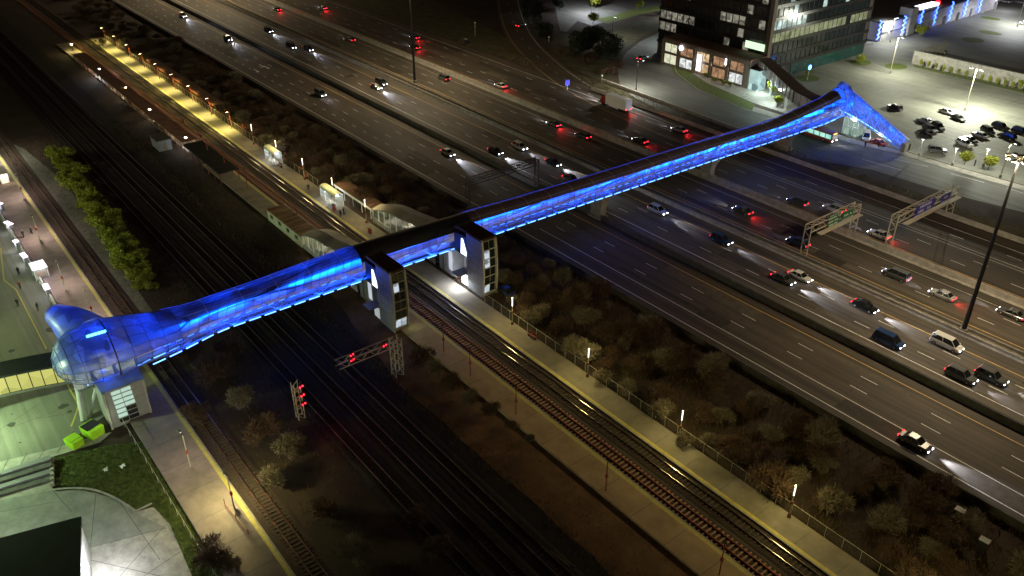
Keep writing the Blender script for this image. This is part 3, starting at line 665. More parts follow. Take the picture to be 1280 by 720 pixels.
# east hood
def hood_ring(X,t):
    zt=13.2+( 2.8-13.2)*t**.92; zb=5.4*(1-t**1.9)+.1; w=3.5-1.4*t; yc=211.2-.2*t
    P=[(-1,0),(-1.06,.2),(-1.05,.4),(-.95,.58),(-.7,.78),(-.4,.93),(0,1),(.4,.93),(.7,.78),(.95,.58),(1.05,.4),(1.06,.2),(1,0)]
    return [(X,yc+a*w,zb+(zt-zb)*b) for a,b in P]
hood=thing('bridge_end_hood','blue lit hood sloping down to the bus street at the right end of the footbridge','bridge hall',(0,0,0))
HS=frange(0,1,.0625); hr=[hood_ring(XC-1.6+t*22.0,t) for t in HS]
MB().loft([r_[0:6] for r_ in hr],False).build('side_screen',SCREEN,hood,True)
MB().loft([r_[5:8] for r_ in hr],False).build('shoulder_screen',SHOULD,hood,True)
MB().loft([r_[7:] for r_ in hr],False).build('back_screen',SHOULD,hood,True)
MB().poly(hr[0]).build('end_wall',SHOULD,hood)
MB().loft([ring(y,0,None,1.0) for y in frange(206,211,1)],False).build('junction_shell',SHOULD,hood,True)
hb=MB()
for r_ in hr[::2]:
    for i in range(len(r_)-1): hb.bar(r_[i],r_[i+1],.08,k=4)
for i in (0,4,6,8):
    for j in range(len(hr)-1): hb.bar(hr[j][i],hr[j+1][i],.07 if i else .12,k=4)
a=ring(208,0,None,1.02)
for i in range(N_-1): hb.bar(a[i],a[i+1],.16,k=4)
hb.build('ribs','steel_pale',hood)
l3=MB()
for j in range(1,len(hr)-3): 
    p=Vector(hr[j][1]); q=Vector(hr[j+1][1]); o_=Vector((0,-.12,0)); l3.bar(p+o_,p.lerp(q,.8)+o_,.09,k=4)
l3.build('lower_led_strip',ledm,hood)
for t in (.06,.22,.4,.58,.76,.9):
    r_=hood_ring(XC-1.6+22*t,t); z=(r_[0][2]+r_[6][2])/2
    light('led_lamp','AREA',(XC-1.6+22*t,r_[6][1]-.5,z),(.001,.13,1),620*(1-.5*t),hood,.3,(0,-.8,.5),sy=3.2,ax=(1,0,-.4)); light('led_lamp','AREA',(XC-1.6+22*t,r_[6][1]+.3,z),BL,110*(1-.5*t),hood,.3,(0,.6,.6),sy=3.2,ax=(1,0,-.4))
light('led_lamp','POINT',(XC,207.5,10.3),BL,450,hood,.3)
eb=thing('stair_entrance','concrete foot with a door where the blue hood meets the ground','entrance',(XC+20.6,210.8,0))
MB().box((0,0,1.1),(1.2,3.6,2.2)).build('wall','concrete',eb); MB().box((.62,.4,.95),(.05,1.0,1.9)).build('door','dark_metal',eb)
# piers
def pier(y,label):
    t=thing('bridge_pier',label,'bridge pier',(XC,y,0),0,'concrete piers of the footbridge'); zt=lerp_tab(ZB,y)-.15
    def rr(w,d,z): return [(a*w,b*d,z) for a,b in ((-1,-1),(1,-1),(1,1),(-1,1))]
    MB().loft([rr(1.6,.8,0),rr(1.6,.85,zt*.45),rr(1.75,1.0,zt*.65),rr(2.2,1.35,zt*.85),rr(2.6,1.8,zt)],True,True).build('shaft','concrete',t)
    MB().box((0,0,.3),(4,2.4,.6)).build('footing','concrete',t); return t
pier(119.6,'dark concrete pier in the median between the two nearest carriageways'); pier(155.9,'pale concrete pier between the two far carriageways'); pier(186.5,'pale concrete pier on the verge beside the bus street')
# lift towers
def tower(y0,y1,label,lit):
    t=thing('lift_tower',label,'lift tower',(-111.9,(y0+y1)/2,0)); hx=2.3; hy=(y1-y0)/2; H=11.7
    prof=lambda z:.0+ .45*math.sin(PI*z/H)
    MB().loft([[(-hx,-hy,z),(hx+prof(z),-hy,z),(hx+prof(z),hy,z),(-hx,hy,z)] for z in frange(0,H,1.3)],True,True).build('wall',mat('tower_panel',(.25,.25,.25),.55,.18,.6,stretch=(1,1,3)),t)
    fr=MB(); wn=MB(); lw=MB(); j=MB()
    X=lambda z:hx+prof(z)
    for s in (-1,1): 
        for a,b in zip(frange(0,H+.3,1.6),frange(0,H+.3,1.6)[1:]): fr.bar((X(a)+.1,s*(hy-.1),a),(X(b)+.1,s*(hy-.1),b),.2,k=4)
    n=6; rows=[(.9+i*1.8,2.45+i*1.8) for i in range(n)]
    for i,(a,b) in enumerate(rows):
        for ci,(c0,c1) in enumerate(((-hy*.7,-.06),(.06,hy*.7))):
            q=lw if i+ci*.5 in lit else wn
            q.quad((X(a)+.05,c0,a),(X(a)+.05,c1,a),(X(b)+.05,c1,b),(X(b)+.05,c0,b))
        fr.bar((X(a)+.08,-hy+.2,a-.1),(X(a)+.08,hy-.2,a-.1),.09,k=4)
    fr.bar((X(H)-.1,-hy,H),(X(H)-.1,hy,H),.22,k=4)
    build_each(wn,'window','glass_dark',t); build_each(lw,'window',lit_window('tower_lit',(.02,.025,.03),(.8,.9,1),.8,1.0),t); fr.build('frame',mat('pale_frame',(.36,.34,.31),.7,.15,2),t)
    for i in range(6): j.quad((-hx+.2,-hy-.012,1.2+i*1.7),(hx-.2,-hy-.012,1.2+i*1.7),(hx-.2,-hy-.012,1.26+i*1.7),(-hx+.2,-hy-.012,1.26+i*1.7))
    for i in range(3): j.quad((-hx+1.1+i*1.1,-hy-.014,.2),(-hx+1.15+i*1.1,-hy-.014,.2),(-hx+1.15+i*1.1,-hy-.014,11.4),(-hx+1.1+i*1.1,-hy-.014,11.4))
    j.build('panel_joints','concrete_dark',t)
    r=MB()
    for i in range(6): r.box((-1.6,-hy+i*2*hy/5,H+.2),(2*hx+2.8,.14,.35))
    r.box((-1.6,0,H+.06),(2*hx+3.8,2*hy+.3,.12)); r.build('roof_ribs','brown_roof',t)
    # glazed link to the bridge with its white lit gable
    MB().prism([(-6.7,-hy+.3),(-hx-.02,-hy+.3),(-hx-.02,hy-.3),(-6.7,hy-.3)],6.3,10.4).build('bridge_link','dark_metal',t)
    MB().box((-4.6,hy-.6,3.1),(4.4,.3,6.2)).build('back_wall','panel_light',t)
    g=MB(); g.poly([(-4.6,-hy+.25,6.5),(-2.5,-hy+.25,6.5),(-2.5,-hy+.25,6.9),(-3.7,-hy+.25,9.8),(-4.3,-hy+.25,9.8)]); g.build('lit_gable','cool_panel',t)
    d=MB(); d.box((-3.4,-hy+.1,1.4),(1.9,.06,2.2)); d.build('door',emis('door_panel' if 9 in lit else 'door_dim',(.85,.95,1),4 if 9 in lit else .3),t)
    MB().box((-3.3,-hy-.7,3.2),(2.4,2.6,.18)).build('entrance_canopy','panel_grey',t)
    return t
tower(59.7,62.7,'glass lift tower on the south platform beside the red signals',(0.5,0,4.0))
tower(78.8,82.1,'glass lift tower on the north platform with a bright white entrance',(4,3,9,0))
light('entrance_lamp','AREA',(-114.6,77.2,2.7),COOL,480,None,1.6,(.2,-.5,-1)); light('entrance_lamp','POINT',(-116.5,77.4,2.4),COOL,300,None,.2)
light('entrance_lamp','AREA',(-108.9,63,2.2),GRN,14,None,1,(1,.3,-.6))
# stair halls on the far side of the bridge
def stair_hall(y0,y1,x1,label,inner):
    t=thing('stair_hall',label,'stair hall',(0,0,0)); x0=-125.2; pts=[]; n=10
    for i in range(n+1):
        u=i/n; x=x1+(x0-x1)*u; z=3.3+4.9*(u**.85)*(1-.12*u)+.4*math.sin(PI*min(1,u*2)); pts.append((x,z))
    MB().loft([[(x,y0-.5,z-.1),(x,y0-.5,z+.12),(x,(y0+y1)/2,z+.7),(x,y1+.5,z+.12),(x,y1+.5,z-.1),(x,(y0+y1)/2,z+.45)] for x,z in pts],True,True).build('arched_roof','grey_roof',t)
    w=MB(); c=MB(); g=MB()
    for i in range(n):
        (xa,za),(xb,zb)=pts[i],pts[i+1]
        for yy in (y0,y1): 
            w.prism([(xa,yy-.08),(xb,yy-.08),(xb,yy+.08),(xa,yy+.08)],.3,1.5)
            g.quad((xa,yy,1.5),(xb,yy,1.5),(xb,yy,zb-.1),(xa,yy,za-.1))
            c.bar((xa,yy,0.3),(xa,yy,za),.13,k=4)
    w.build('low_wall','panel_light',t); build_each(c,'column','white_paint',t); g.build('glazing','clear_glass',t)
    m=MB(); m.prism([(x1+3,y0+.6),(x0,y0+.6),(x0,y1-.6),(x1+3,y1-.6)],.35,1.0)
    for i in range(12): u=i/12; xa=x1+3+(x0-x1-3)*u; m.prism([(xa,y0+.6),(xa+1.7,y0+.6),(xa+1.7,y1-.6),(xa,y1-.6)],1.0,1.0+.45*(i+1))
    m.build('steps','concrete',t)
    for u in (.2,.5,.8): light('hall_lamp','POINT',(x1+(x0-x1)*u,(y0+y1)/2,3.3+3.2*u),inner,200,t,.25)
    return t
stair_hall(61.3,65.2,-147.5,'arched roof stair hall at the end of the red stained canopy',(1,.95,.7)); stair_hall(78.8,82.6,-149.5,'arched roof stair hall behind the north platform canopy',(1,.95,.75))
# pier boxes below the bridge by the towers
for y,lb in ((61.2,'grey panelled stair block under the bridge by the signal gantry tower'),(79.0,'pale panelled stair block under the bridge by the white entrance')):
    t=thing('stair_block',lb,'stair block',(-121.5,y+1.6,0)); MB().box((0,0,2.9),(5.0,3.2,5.7)).build('wall','panel_light' if y>70 else 'panel_grey',t); MB().box((1.5,-1.63,3.4),(1.2,.06,4.2)).build('lit_panel',emis('dim_panel',(.8,.85,1),.5),t)
    MB().box((-1,-1.65,3),(.1,.06,5.2)).build('seam','dark_metal',t)
# canopies
def canopy(x0,x1,y0,y1,back,label,roofm,lamps,lc,pw=40,hz=3.0,wall=True):
    t=thing('platform_canopy',label,'canopy',(x0,y0,0)); L=x1-x0; W=y1-y0
    MB().box((L/2,W/2,hz),(L,W,.22)).build('roof',roofm,t)
    r=MB()
    for i in range(int(L/1.5)): r.box((.7+i*1.5,W/2,hz+.14),(.16,W-.2,.08))
    r.build('roof_ribs',roofm if roofm!='grey_roof' else 'galv',t)['kind']='stuff'
    p=MB(); b=back-y0
    for i in range(int(L/4)+1): p.bar((.2+i*4,W-.3 if b<W/2 else .3,.3),(.2+i*4,W-.3 if b<W/2 else .3,hz-.1),.09,k=6); p.bar((.2+i*4,b,.3),(.2+i*4,b,hz-.1),.09,k=6)
    build_each(p,'post','white_paint' if wall else 'rust',t)
    f=MB(); f.box((L/2,-.04 if b>W/2 else W+.04,hz-.1),(L,.08,.5)); f.build('fascia','white_paint' if wall else 'rust',t)
    if wall: MB().box((L/2,b,1.5),(L,.12,2.3)).build('back_wall',mat('wall_cream',(.5,.52,.40),.7,.1,1),t); 
    if wall:
        w=MB()
        for i in range(int(L/4)): w.box((2.2+i*4,b-.08 if b>W/2 else b-.09,1.9),(1.2,.05,.8))
        build_each(w,'notice_board','dark_metal',t)
    for i in range(lamps): light('canopy_lamp','POINT',(L*(i+.5)/lamps,W/2,hz-.35),lc,pw,t,.2)
    return t
canopy(-164.5,-148,60.9,65.0,61.1,'red stained canopy roof on the south platform',mat('stained_roof',(.30,.07,.03),.75,.45,.5,stretch=(3,.3,1),col2=(.45,.33,.2)),3,(.9,1,.6),110)
canopy(-167.5,-149.8,78.9,82.4,82.2,'brown ribbed canopy with a lit cream wall behind the north platform','brown_roof',3,(.95,1,.65),130)
canopy(-322,-216,60.6,64.2,60.8,'long ribbed brown canopy on the far south platform',mat('ribbed_brown',(.24,.13,.09),.8,.4,1.2,stretch=(4,.3,1)),4,(1,.85,.55),200,wall=False)
canopy(-300,-240,78.4,81.4,81.2,'long reddish canopy behind the far north platform','brown_roof',3,(1,.75,.4),25,wall=False)
canopy(-214,-190,60.2,65.2,60.4,'black flat roof on the dark part of the south platform','black_roof',0,(1,1,1),0,wall=False)
# canopy roofs are lit from the platform lamps; bright lamps on the lineside path left of the far canopy
for i,(px,py,pw,lc) in enumerate(((127,98,1500,COOL),(92,66,900,YEL),(235,186,700,COOL),(190,150,500,(1,.95,.75)),(160,122,700,(1,.9,.6)))):
    p=G(px,py); t=thing('wall_lamp',['white floodlight beside the black end of the far canopy','yellow lamp near the far left end of the tracks','white floodlight beside the small hut','lamp between the hut and the far canopy','lamp beside the lit shrubs left of the far canopy'][i],'lamp',p)
    MB().bar((0,0,0),(0,0,3),.06).build('pole','dark_metal',t); MB().box((0,0,3.05),(.9,.45,.2)).build('lamp_head','lamp_white' if lc is COOL else 'lamp_warm',t)
    light('lamp_light','POINT',(0,0,2.7),lc,pw,t,.2)
hutp=G(203,184); hut=thing('lineside_hut','small grey hut beside a white floodlight on the dark side of the tracks','hut',hutp,0)
MB().box((0,0,1.4),(6,3.4,2.8)).build('wall','panel_grey',hut); MB().prism([(-3.3,-2),(3.3,-2),(3.3,2),(-3.3,2)],2.8,3.0).build('roof','concrete_dark',hut); MB().box((3.02,0,1.1),(.04,.9,2.1)).build('door','brick_tan',hut)
for i,(px,py) in enumerate(((152,118),(163,128),(175,140),(186,150),(197,160),(208,168))): 
    o=dup(pale,G(px,py),i*1.1,'pale lit bush beside the far canopy, %s from its upper end'%nth(i),group='pale bushes left of the far canopy',sc=.7)
# glass shelter
def shelter(x,y,L,W,H,label,pw,z=.35):
    t=thing('platform_shelter',label,'shelter',(x,y,z)); f=MB(); g=MB()
    for i in range(4):
        for j in (0,1): f.bar((i*L/3,j*W,0),(i*L/3,j*W,H),.06,k=4)
    for j in (0,1): f.bar((0,j*W,H),(L,j*W,H),.07,k=4); f.bar((0,j*W,1),(L,j*W,1),.04,k=4)
    f.build('frame','white_paint',t)
    g.quad((0,0,.15),(L,0,.15),(L,0,H),(0,0,H)); g.quad((0,W,.15),(L,W,.15),(L,W,H),(0,W,H)); g.quad((0,0,.15),(0,W,.15),(0,W,H),(0,0,H)); g.quad((L,0,.15),(L,W,.15),(L,W,H),(L,0,H)); g.build('glazing','booth_glass',t)
    rg_=[]
    for i in range(7): a=PI*i/6; rg_.append((W/2-math.cos(a)*W*.55,H+math.sin(a)*.7))
    MB().loft([[(x_,a,b) for a,b in rg_] for x_ in frange(-.2,L+.2,.8)],False).build('barrel_roof',mat('milky',(.6,.62,.45),.5,.1,2),t,True)
    MB().box((L/2,W*.8,.45),(L*.7,.4,.08)).build('bench','dark_metal',t)
    tb=MB(); tb.box((L/2,W/2,H-.06),(L*.9,.3,.06)); tb.build('ceiling_lamp',emis('tube_white',(.9,.95,1),18),t)
    light('shelter_lamp','POINT',(L/2,W/2,H-.4),COOL,pw,t,.3); return t
p=G(398,250,.35); shelter(p.x-1,75.7,7.2,2.0,2.5,'brightly lit glass shelter on the north platform',420)
shelter(-199.5,75.9,6,1.9,2.5,'second lit shelter further up the north platform',420)
# ---------------------------------------------------------------- lamps
def plat_lamp(x,y,label,pw,col,group,first=[None],z=.35):
    if first[0] is None:
        t=thing('platform_lamp',label,'lamp post',(x,y,z),0,group)
        MB().bar((0,0,0),(0,0,.5),.22,.22,8).build('base','rust',t); MB().bar((0,0,.5),(0,0,5.5),.07,.06,8).build('post','galv',t)
        MB().bar((0,0,3.8),(0,0,5.5),.085,.085,8).build('post_glow_sleeve','post_glow',t); MB().box((0,0,2.6),(.3,.3,.4)).build('junction_box','rust',t)  # glowing sleeve stands in for lamplight on the upper post, no luminaire
        first[0]=t
    else: t=dup(first[0],(x,y,z),0,label,group)
    light('lamp_light','POINT',(0,0,5.75),col,pw,t,.25); return t
xs=[-2,-21,-40.2,-59.2,-78.9,-98.5]
for i,x in enumerate(xs): plat_lamp(x,77.3,'lit lamp post on the north platform right of the bridge, %s from the right'%nth(i),1200,YEL,'lamp posts on the north platform')
xs2=frange(-345,-150,15.0)[::-1]
far0=None
for i,x in enumerate(xs2):
    lb='lit lamp post on the north platform left of the bridge, %s from the bridge'%nth(i)
    if x>-215: plat_lamp(x,77.3,lb,1000,(1,.80,.36),'lamp posts on the north platform')
    else:
        if far0 is None:
            far0=thing('platform_lamp',lb,'lamp post',(x,77.3,.35),0,'lamp posts on the north platform')
            MB().bar((0,0,0),(0,0,5.0),.08,.06,6).build('post','red_pole',far0); MB().box((0,-.5,5.05),(.35,1.2,.12)).build('lamp_head','rust',far0); MB().box((0,-.6,4.97),(.25,.8,.04)).build('lamp_lens','lamp_warm',far0); t=far0
        else: t=dup(far0,(x,77.3,.35),0,lb)
        light('lamp_light','SPOT',(0,-1.2,4.8),(1,.86,.26),4300,t,.25,(0,-.12,-1),math.radians(145),.9)
rp0=None
for i,(px,py) in enumerate(((555,440),(588,470),(645,518),(757,613),(899,718),(373,282),(310,237),(283,216),(262,200))):
    p=G(px,py,.35); lb='thin red pole on the south platform, '+['nearest to the glass lift tower','second right of the lift tower','third right of the lift tower','fourth right of the lift tower','at the bottom edge of the photo','beside the red stained canopy','up the line from the red canopy','second up the line from the red canopy','farthest up the line from the red canopy'][i]
    if rp0 is None:
        rp0=thing('platform_pole',lb,'pole',p,0,'red brown poles on the south platform'); MB().bar((0,0,0),(0,0,5.4),.09,.07,6).build('shaft','red_pole',rp0); MB().box((0,0,2.6),(.35,.3,.5)).build('junction_box','red_pole',rp0); MB().box((0,.0,5.45),(.5,.25,.12)).build('lamp_head','dark_metal',rp0)
    else: dup(rp0,p,0,lb)
# red glow comes from low warm lamps of the canopies on the S platform
for x in (-152,-180,-205): pass
wl=None
for i,(px,py,pw) in enumerate(((293,635,3200),(238,583,450),(118,400,1000),(82,362,1400),(50,300,1700),(30,248,1500))):
    p=G(px,py,.35); lb='lamp post on the west platform, '+['lit and nearest to the bottom edge','dimly lit beside the dark lawn','just above the bridge head','second above the bridge head','third above the bridge head','farthest up the west platform'][i]
    if wl is None:
        wl=thing('platform_lamp',lb,'lamp post',p,0,'lamp posts on the west platform'); MB().bar((0,0,0),(0,0,5.6),.09,.06,8).build('post','galv',wl); MB().bar((0,0,5.5),(-.9,0,5.7),.05,.05,6).build('arm','dark_metal',wl); MB().box((-1.1,0,5.68),(.8,.35,.14)).build('lamp_head','galv',wl); MB().box((0,0,2.7),(.4,.3,.6)).build('junction_box','red_pole',wl); t=wl
    else: t=dup(wl,p,0,lb)
    if pw: light('lamp_light','POINT',(-1.0,0,5.3),(1,.9,.38) if i==0 else (1,.82,.72),pw,t,.15)
# high mast highway lamps
def mast(x,y,H,label,pw):
    t=thing('high_mast_lamp',label,'mast lamp',(x,y,0),0,'high mast lamps of the highway')
    MB().bar((0,0,0),(0,0,H),.42,.18,10).build('mast','dark_metal',t); MB().bar((0,0,0),(0,0,.9),.75,.7,8).build('base','concrete',t)
    c=MB(); r=MB(); c.bar((0,0,H-.2),(0,0,H+.4),.5,.5,8)
    for i in range(8):
        a=i*PI/4; d=(math.cos(a),math.sin(a)); r.bar((d[0]*.3,d[1]*.3,H),(d[0]*1.5,d[1]*1.5,H),.06,k=4); c.box((d[0]*1.7,d[1]*1.7,H-.05),(.7,.5,.3),a)
    c.build('lamp_housing','galv',t); r.build('ring_arms','dark_metal',t)
    b=MB()
    for i in range(8): a=i*PI/4; b.box((math.cos(a)*1.7,math.sin(a)*1.7,H-.24),(.55,.4,.06),a)
    b.build('lamp_lens',emis('lens_warm',(1,.82,.5),120),t)
    light('mast_light','SPOT',(0,0,H-.6),HWY,pw,t,.8,(0,0,-1),math.radians(172),.35)
    return t
MP=52000
mast(-48.2,138.0,32.6,'very tall dark mast lamp on the median at the right edge',MP)
mast(-230.7,141.0,31.5,'tall dark mast lamp rising out of the top of the photo',MP)
mast(60,138.0,32,'mast lamp outside the photo to the right',MP); mast(-390,141.0,31.5,'mast lamp outside the photo at the top left',MP)
mast(-470,141.0,31.5,'mast lamp far outside the photo at the top left',MP)
# street and lot lamps
def street_lamp(p,H,label,pw,col,arm=(1.6,0),mm='galv',n=1,group='street lamps north of the highway',spot=True,blk=False):
    t=thing('street_lamp',label,'street lamp',p,0,group)
    MB().bar((0,0,0),(0,0,H),.13,.08,8).build('pole',mm,t); MB().bar((0,0,0),(0,0,.8),.3,.3,8).build('base','tactile_yellow' if n>1 else 'concrete',t)
    a=MB(); hd=MB(); ln=MB()
    for k in range(n):
        s=1 if k==0 else -1; a.bar((0,0,H-.1),(arm[0]*s,arm[1]*s,H+.1),.05,k=5); hd.box((arm[0]*s*1.1,arm[1]*s*1.1,H+.12),(.9,.45,.16)); ln.box((arm[0]*s*1.1,arm[1]*s*1.1,H+.02),(.7,.36,.05))
    a.build('arm',mm,t); hd.build('lamp_housing',mm,t); ln.build('lamp_lens','lamp_white' if pw else 'galv',t)
    if pw:
        if spot: light('street_light','SPOT',(0,0,H-.15),col,pw,t,.3,(0,0,-1),math.radians(165),.4)
        else: light('street_light','POINT',(arm[0],arm[1],H-.2),col,pw,t,.3)
    return t
LOTC=(.98,1,.80)
street_lamp(G(1206,138),12.2,'tall twin headed lamp standing in the parking lot, shining white',52000,LOTC,(1.5,0),'galv',2,spot=False)
street_lamp(G(1271.5,33),12,'parking lot lamp at the upper right corner',39000,(.95,.98,1),n=2)
street_lamp(G(1100,96)+Vector((0,6,0)),12,'lot lamp beside the office building corner',16900,LOTC,spot=False)
street_lamp(G(795,113),9.5,'tall dark pole on the left kerb of the curving street',13520,(1,1,.85),(1.2,.8),'dark_metal')
street_lamp(G(833,56),9.5,'pale pole on the inside kerb of the street bend',6500,(.9,1,.95),(1.0,-1),'galv')
street_lamp(G(739.5,17),9,'white lamp pole at the top beside the bright plaza',18200,(.88,.92,1),(1,0),'white_paint')
street_lamp(G(765,48),8,'thin dark pole at the end of the top grass island',5720,(.88,.92,1),(1,0),'dark_metal')
street_lamp(G(853,20),9,'white signal pole under the top edge beside the dark office',15600,(.85,.9,1),(1.5,0),'white_paint')
street_lamp(G(1190,207),4.5,'low white lit post at the parking lot kerb',840,LOTC,(.01,0),'white_paint',spot=False)
street_lamp(G(1229,208),4.5,'low white lit post left of the mast head',640,LOTC,(.01,0),'white_paint',spot=False)
street_lamp(G(1146,196)+Vector((0,1,0)),4.5,'low white lit post beside the blue hood foot',440,LOTC,(.01,0),'white_paint',spot=False)
street_lamp(G(1250,222),9,'lamp near the street at the right edge',7800,LOTC,(1,0),'galv')
street_lamp(G(1110,60)+Vector((-4,8,0)),9,'lamp on the road beside the mall',13520,(.95,.98,.9),(1,0),'galv')
street_lamp(G(1060,25)+Vector((-25,0,0)),12,'lamp behind the office building',23400,(.95,1,.8),(1,0),'galv')
# west side flood lamps (green-white), left of the frame
GL=(.72,1,.42)
street_lamp(Vector((-150,-12,0)),11,'lamp outside the photo left of the bus loop',15000,GL,spot=False); street_lamp(Vector((-185,-18,0)),11,'second lamp outside the photo left of the bus loop',18000,GL,spot=False)
street_lamp(Vector((-123,-9,0)),10,'lamp outside the photo left of the footbridge',25000,(.66,1,.50),spot=False)
street_lamp(Vector((-240,20,0)),8,'lamp above the upper end of the gravel path',5000,(1,1,.75),spot=False)
# fill of city glow: dim warm sky
w=bpy.data.worlds.new('World'); bpy.context.scene.world=w; w.use_nodes=True
N=w.node_tree.nodes; L=w.node_tree.links
sk=N.new('ShaderNodeTexSky'); sk.sky_type='NISHITA'; sk.sun_disc=False; sk.sun_elevation=math.radians(-4); sk.sun_rotation=math.radians(200)
bg=N['Background']; bg.inputs['Strength'].default_value=.05; L.new(sk.outputs[0],bg.inputs[0])
bg2=N.new('ShaderNodeBackground'); bg2.inputs[0].default_value=(1,.62,.32,1); bg2.inputs[1].default_value=.016
ad=N.new('ShaderNodeAddShader'); L.new(bg.outputs[0],ad.inputs[0]); L.new(bg2.outputs[0],ad.inputs[1]); L.new(ad.outputs[0],N['World Output'].inputs[0])
sc=bpy.context.scene; sc.view_settings.view_transform='Standard'; sc.view_settings.look='None'; sc.view_settings.exposure=.22; sc.view_settings.gamma=1
sc.cycles.use_denoising=True; sc.cycles.use_light_tree=True; sc.cycles.max_bounces=5; sc.cycles.transparent_max_bounces=10; sc.cycles.sample_clamp_indirect=3; sc.cycles.caustics_reflective=False; sc.cycles.caustics_refractive=False
# ---------------------------------------------------------------- office building
ob=thing('office_building','dark glass office block with tan shop front and rows of lit floors','building',(0,0,0))
ox0,ox1,oy0,oy1=-208,-161.5,229.5,287
core=MB(); core.prism([(ox0,oy0),(ox1,oy0),(ox1,oy1),(ox0,oy1)],0,34); core.build('wall','brick_dark',ob)
gd=MB(); sp=MB(); lg=MB(); lw=MB(); lc_=MB()
rg=random.Random(9)
for k in range(8):
    z0=4.6+k*3.9; 
    if k==0: z0=4.9
    # spandrels
    sp.box(((ox0+ox1)/2,oy0-.18,z0-.55),(ox1-ox0+.4,.3,1.1)); sp.box((ox1+.18,(oy0+oy1)/2,z0-.55),(.3,oy1-oy0+.4,1.1))
    x=ox0+.5
    while x<ox1-2.6:
        a=rg.random(); run=(k in (2,) and x<ox0+14) or (k==3 and x>ox0+20 and a<.6) or (k==4 and ox0+4<x<ox0+12) or (k==1 and x<ox0+8); tgt=lw if (run and a<.85) or a<.03 else gd
        tgt.quad((x,oy0-.06,z0+.02),(x+2.4,oy0-.06,z0+.02),(x+2.4,oy0-.06,z0+2.75),(x,oy0-.06,z0+2.75)); x+=2.6
    y=oy0+.5
    while y<oy1-2.6:
        a=rg.random(); tgt=lg if (k in (2,) and a<.95) else (lc_ if (k==3 and y<oy0+18) or (k>3 and a<.18) else gd)
        tgt.quad((ox1+.06,y,z0+.02),(ox1+.06,y+2.4,z0+.02),(ox1+.06,y+2.4,z0+2.75),(ox1+.06,y,z0+2.75)); y+=2.6
build_each(gd,'window','glass_dark',ob,60); build_each(sp,'spandrel',mat('spandrel_glass',(.022,.02,.02),.25,.3,1),ob)
build_each(lw,'window',lit_window('office_lit',(.004,.004,.003),(.75,.7,.55),.4,.9),ob); build_each(lg,'window',lit_window('office_floor',(.22,.24,.1),(.7,.75,.42),.42,.6),ob); build_each(lc_,'window',lit_window('office_cool',(.02,.03,.03),(.75,.95,.9),.8,.5),ob)
mm=MB()
for i in range(23): mm.box((ox1+.16,oy0+.3+i*2.6,19),(.12,.14,30))
for i in range(18): mm.box((ox0+.3+i*2.6,oy0-.16,19),(.14,.12,30))
build_each(mm,'mullion','dark_metal',ob)
MB().box((ox1+.3,oy0-.3,17.5),(1.5,1.5,33)).build('corner_column','brick_tan',ob)
gg=MB(); gg.quad((ox1+.32,oy0+14,0.1),(ox1+.32,oy1-1,0.1),(ox1+.32,oy1-1,3.8),(ox1+.32,oy0+14,3.8)); gg.build('ground_floor_glazing','glass_green',ob)
# podium shops
pd=thing('shop_front','tan two storey shop front with four glowing display bays under the office','shop',(0,0,0))
px0,px1,py0=-197,-160.5,220.5
MB().prism([(px0,py0),(px1,py0),(px1,oy0-1.1),(px0,oy0-1.1)],0,8.6).build('wall','brick_tan',pd)
MB().prism([(px0-.3,py0-.3),(px1+.3,py0-.3),(px1+.3,oy0-1.1),(px0-.3,oy0-1.1)],8.6,9.1).build('roof','brown_roof',pd)
bw=(px1-px0)/5.2; mats4=[lit_window('shop_green',(.5,.5,.3),(1,1,.75),.8,.8),lit_window('shop_white',(.25,.28,.3),(1,1,.95),.9,1.1),lit_window('shop_warm',(.35,.16,.06),(1,.8,.45),.75,.9),lit_window('shop_red',(.18,.07,.03),(.75,.45,.25),.6,.8)]
for i in range(5):
    x=px0+.8+i*bw
    for j,(a,b) in enumerate(((.7,3.7),(4.6,7.3))):
        w_=MB(); w_.quad((x,py0-.05,a),(x+bw-1.6,py0-.05,a),(x+bw-1.6,py0-.05,b),(x,py0-.05,b)); o=w_.build('window',(mats4[(0,1,2,3,3)[i]] if not(i==1 and j) else mats4[3]) if not (i==4 and j==0) else mats4[1],pd)
        f_=MB()
        for u in (0,.5,1): f_.box((x+(bw-1.6)*u,py0-.1,(a+b)/2),(.12,.1,b-a))
        f_.build('frame','dark_metal',o)
    MB().box((x-.8,py0-.25,4.2),(.9,.5,8.4)).build('pilaster','brick_tan',pd)
# round lit sign, long white sign, window-sized signs
s1=MB(); s1.bar((px0+bw+1.2,py0-.55,7.0),(px0+bw+1.2,py0-.3,7.0),.85,.85,20); s1.build('round_sign','white_sign',pd)
s2=MB(); s2.bar((px0+bw+1.2,py0-.60,7.0),(px0+bw+1.2,py0-.55,7.0),.45,.45,16); s2.build('sign_disc','blue_sign_lit',pd)
MB().box((px0+2*bw+2.6,py0-.8,4.0),(1.5,.3,5.2)).build('banner_sign','white_sign',pd)
MB().box((px0+3.9*bw,py0-.5,6.6),(.5,.3,2.0)).build('banner_sign','white_sign',pd)
MB().box((px1-5,oy0-1.3,11.2),(7.5,.1,2.2)).build('lit_strip','green_panel',pd)
for i in range(4): light('shop_light','AREA',(px0+4+i*9,py0-.6,5.5),(1,.9,.7),130,pd,3,(0,-1,-.4))
vb=thing('entrance_vestibule','glowing pale cyan glass entrance at the corner of the shop front','vestibule',(-158.5,222.5,0))
MB().box((0,0,3.2),(3.6,4,6.4)).build('glazing',lit_window('vest',(.05,.12,.12),(.7,1,.95),.8,.5),vb); MB().box((0,0,6.5),(4,4.4,.2)).build('roof','dark_metal',vb)
light('entrance_lamp','POINT',(4.2,-3,4.0),(.75,1,.92),2200,vb,.3)
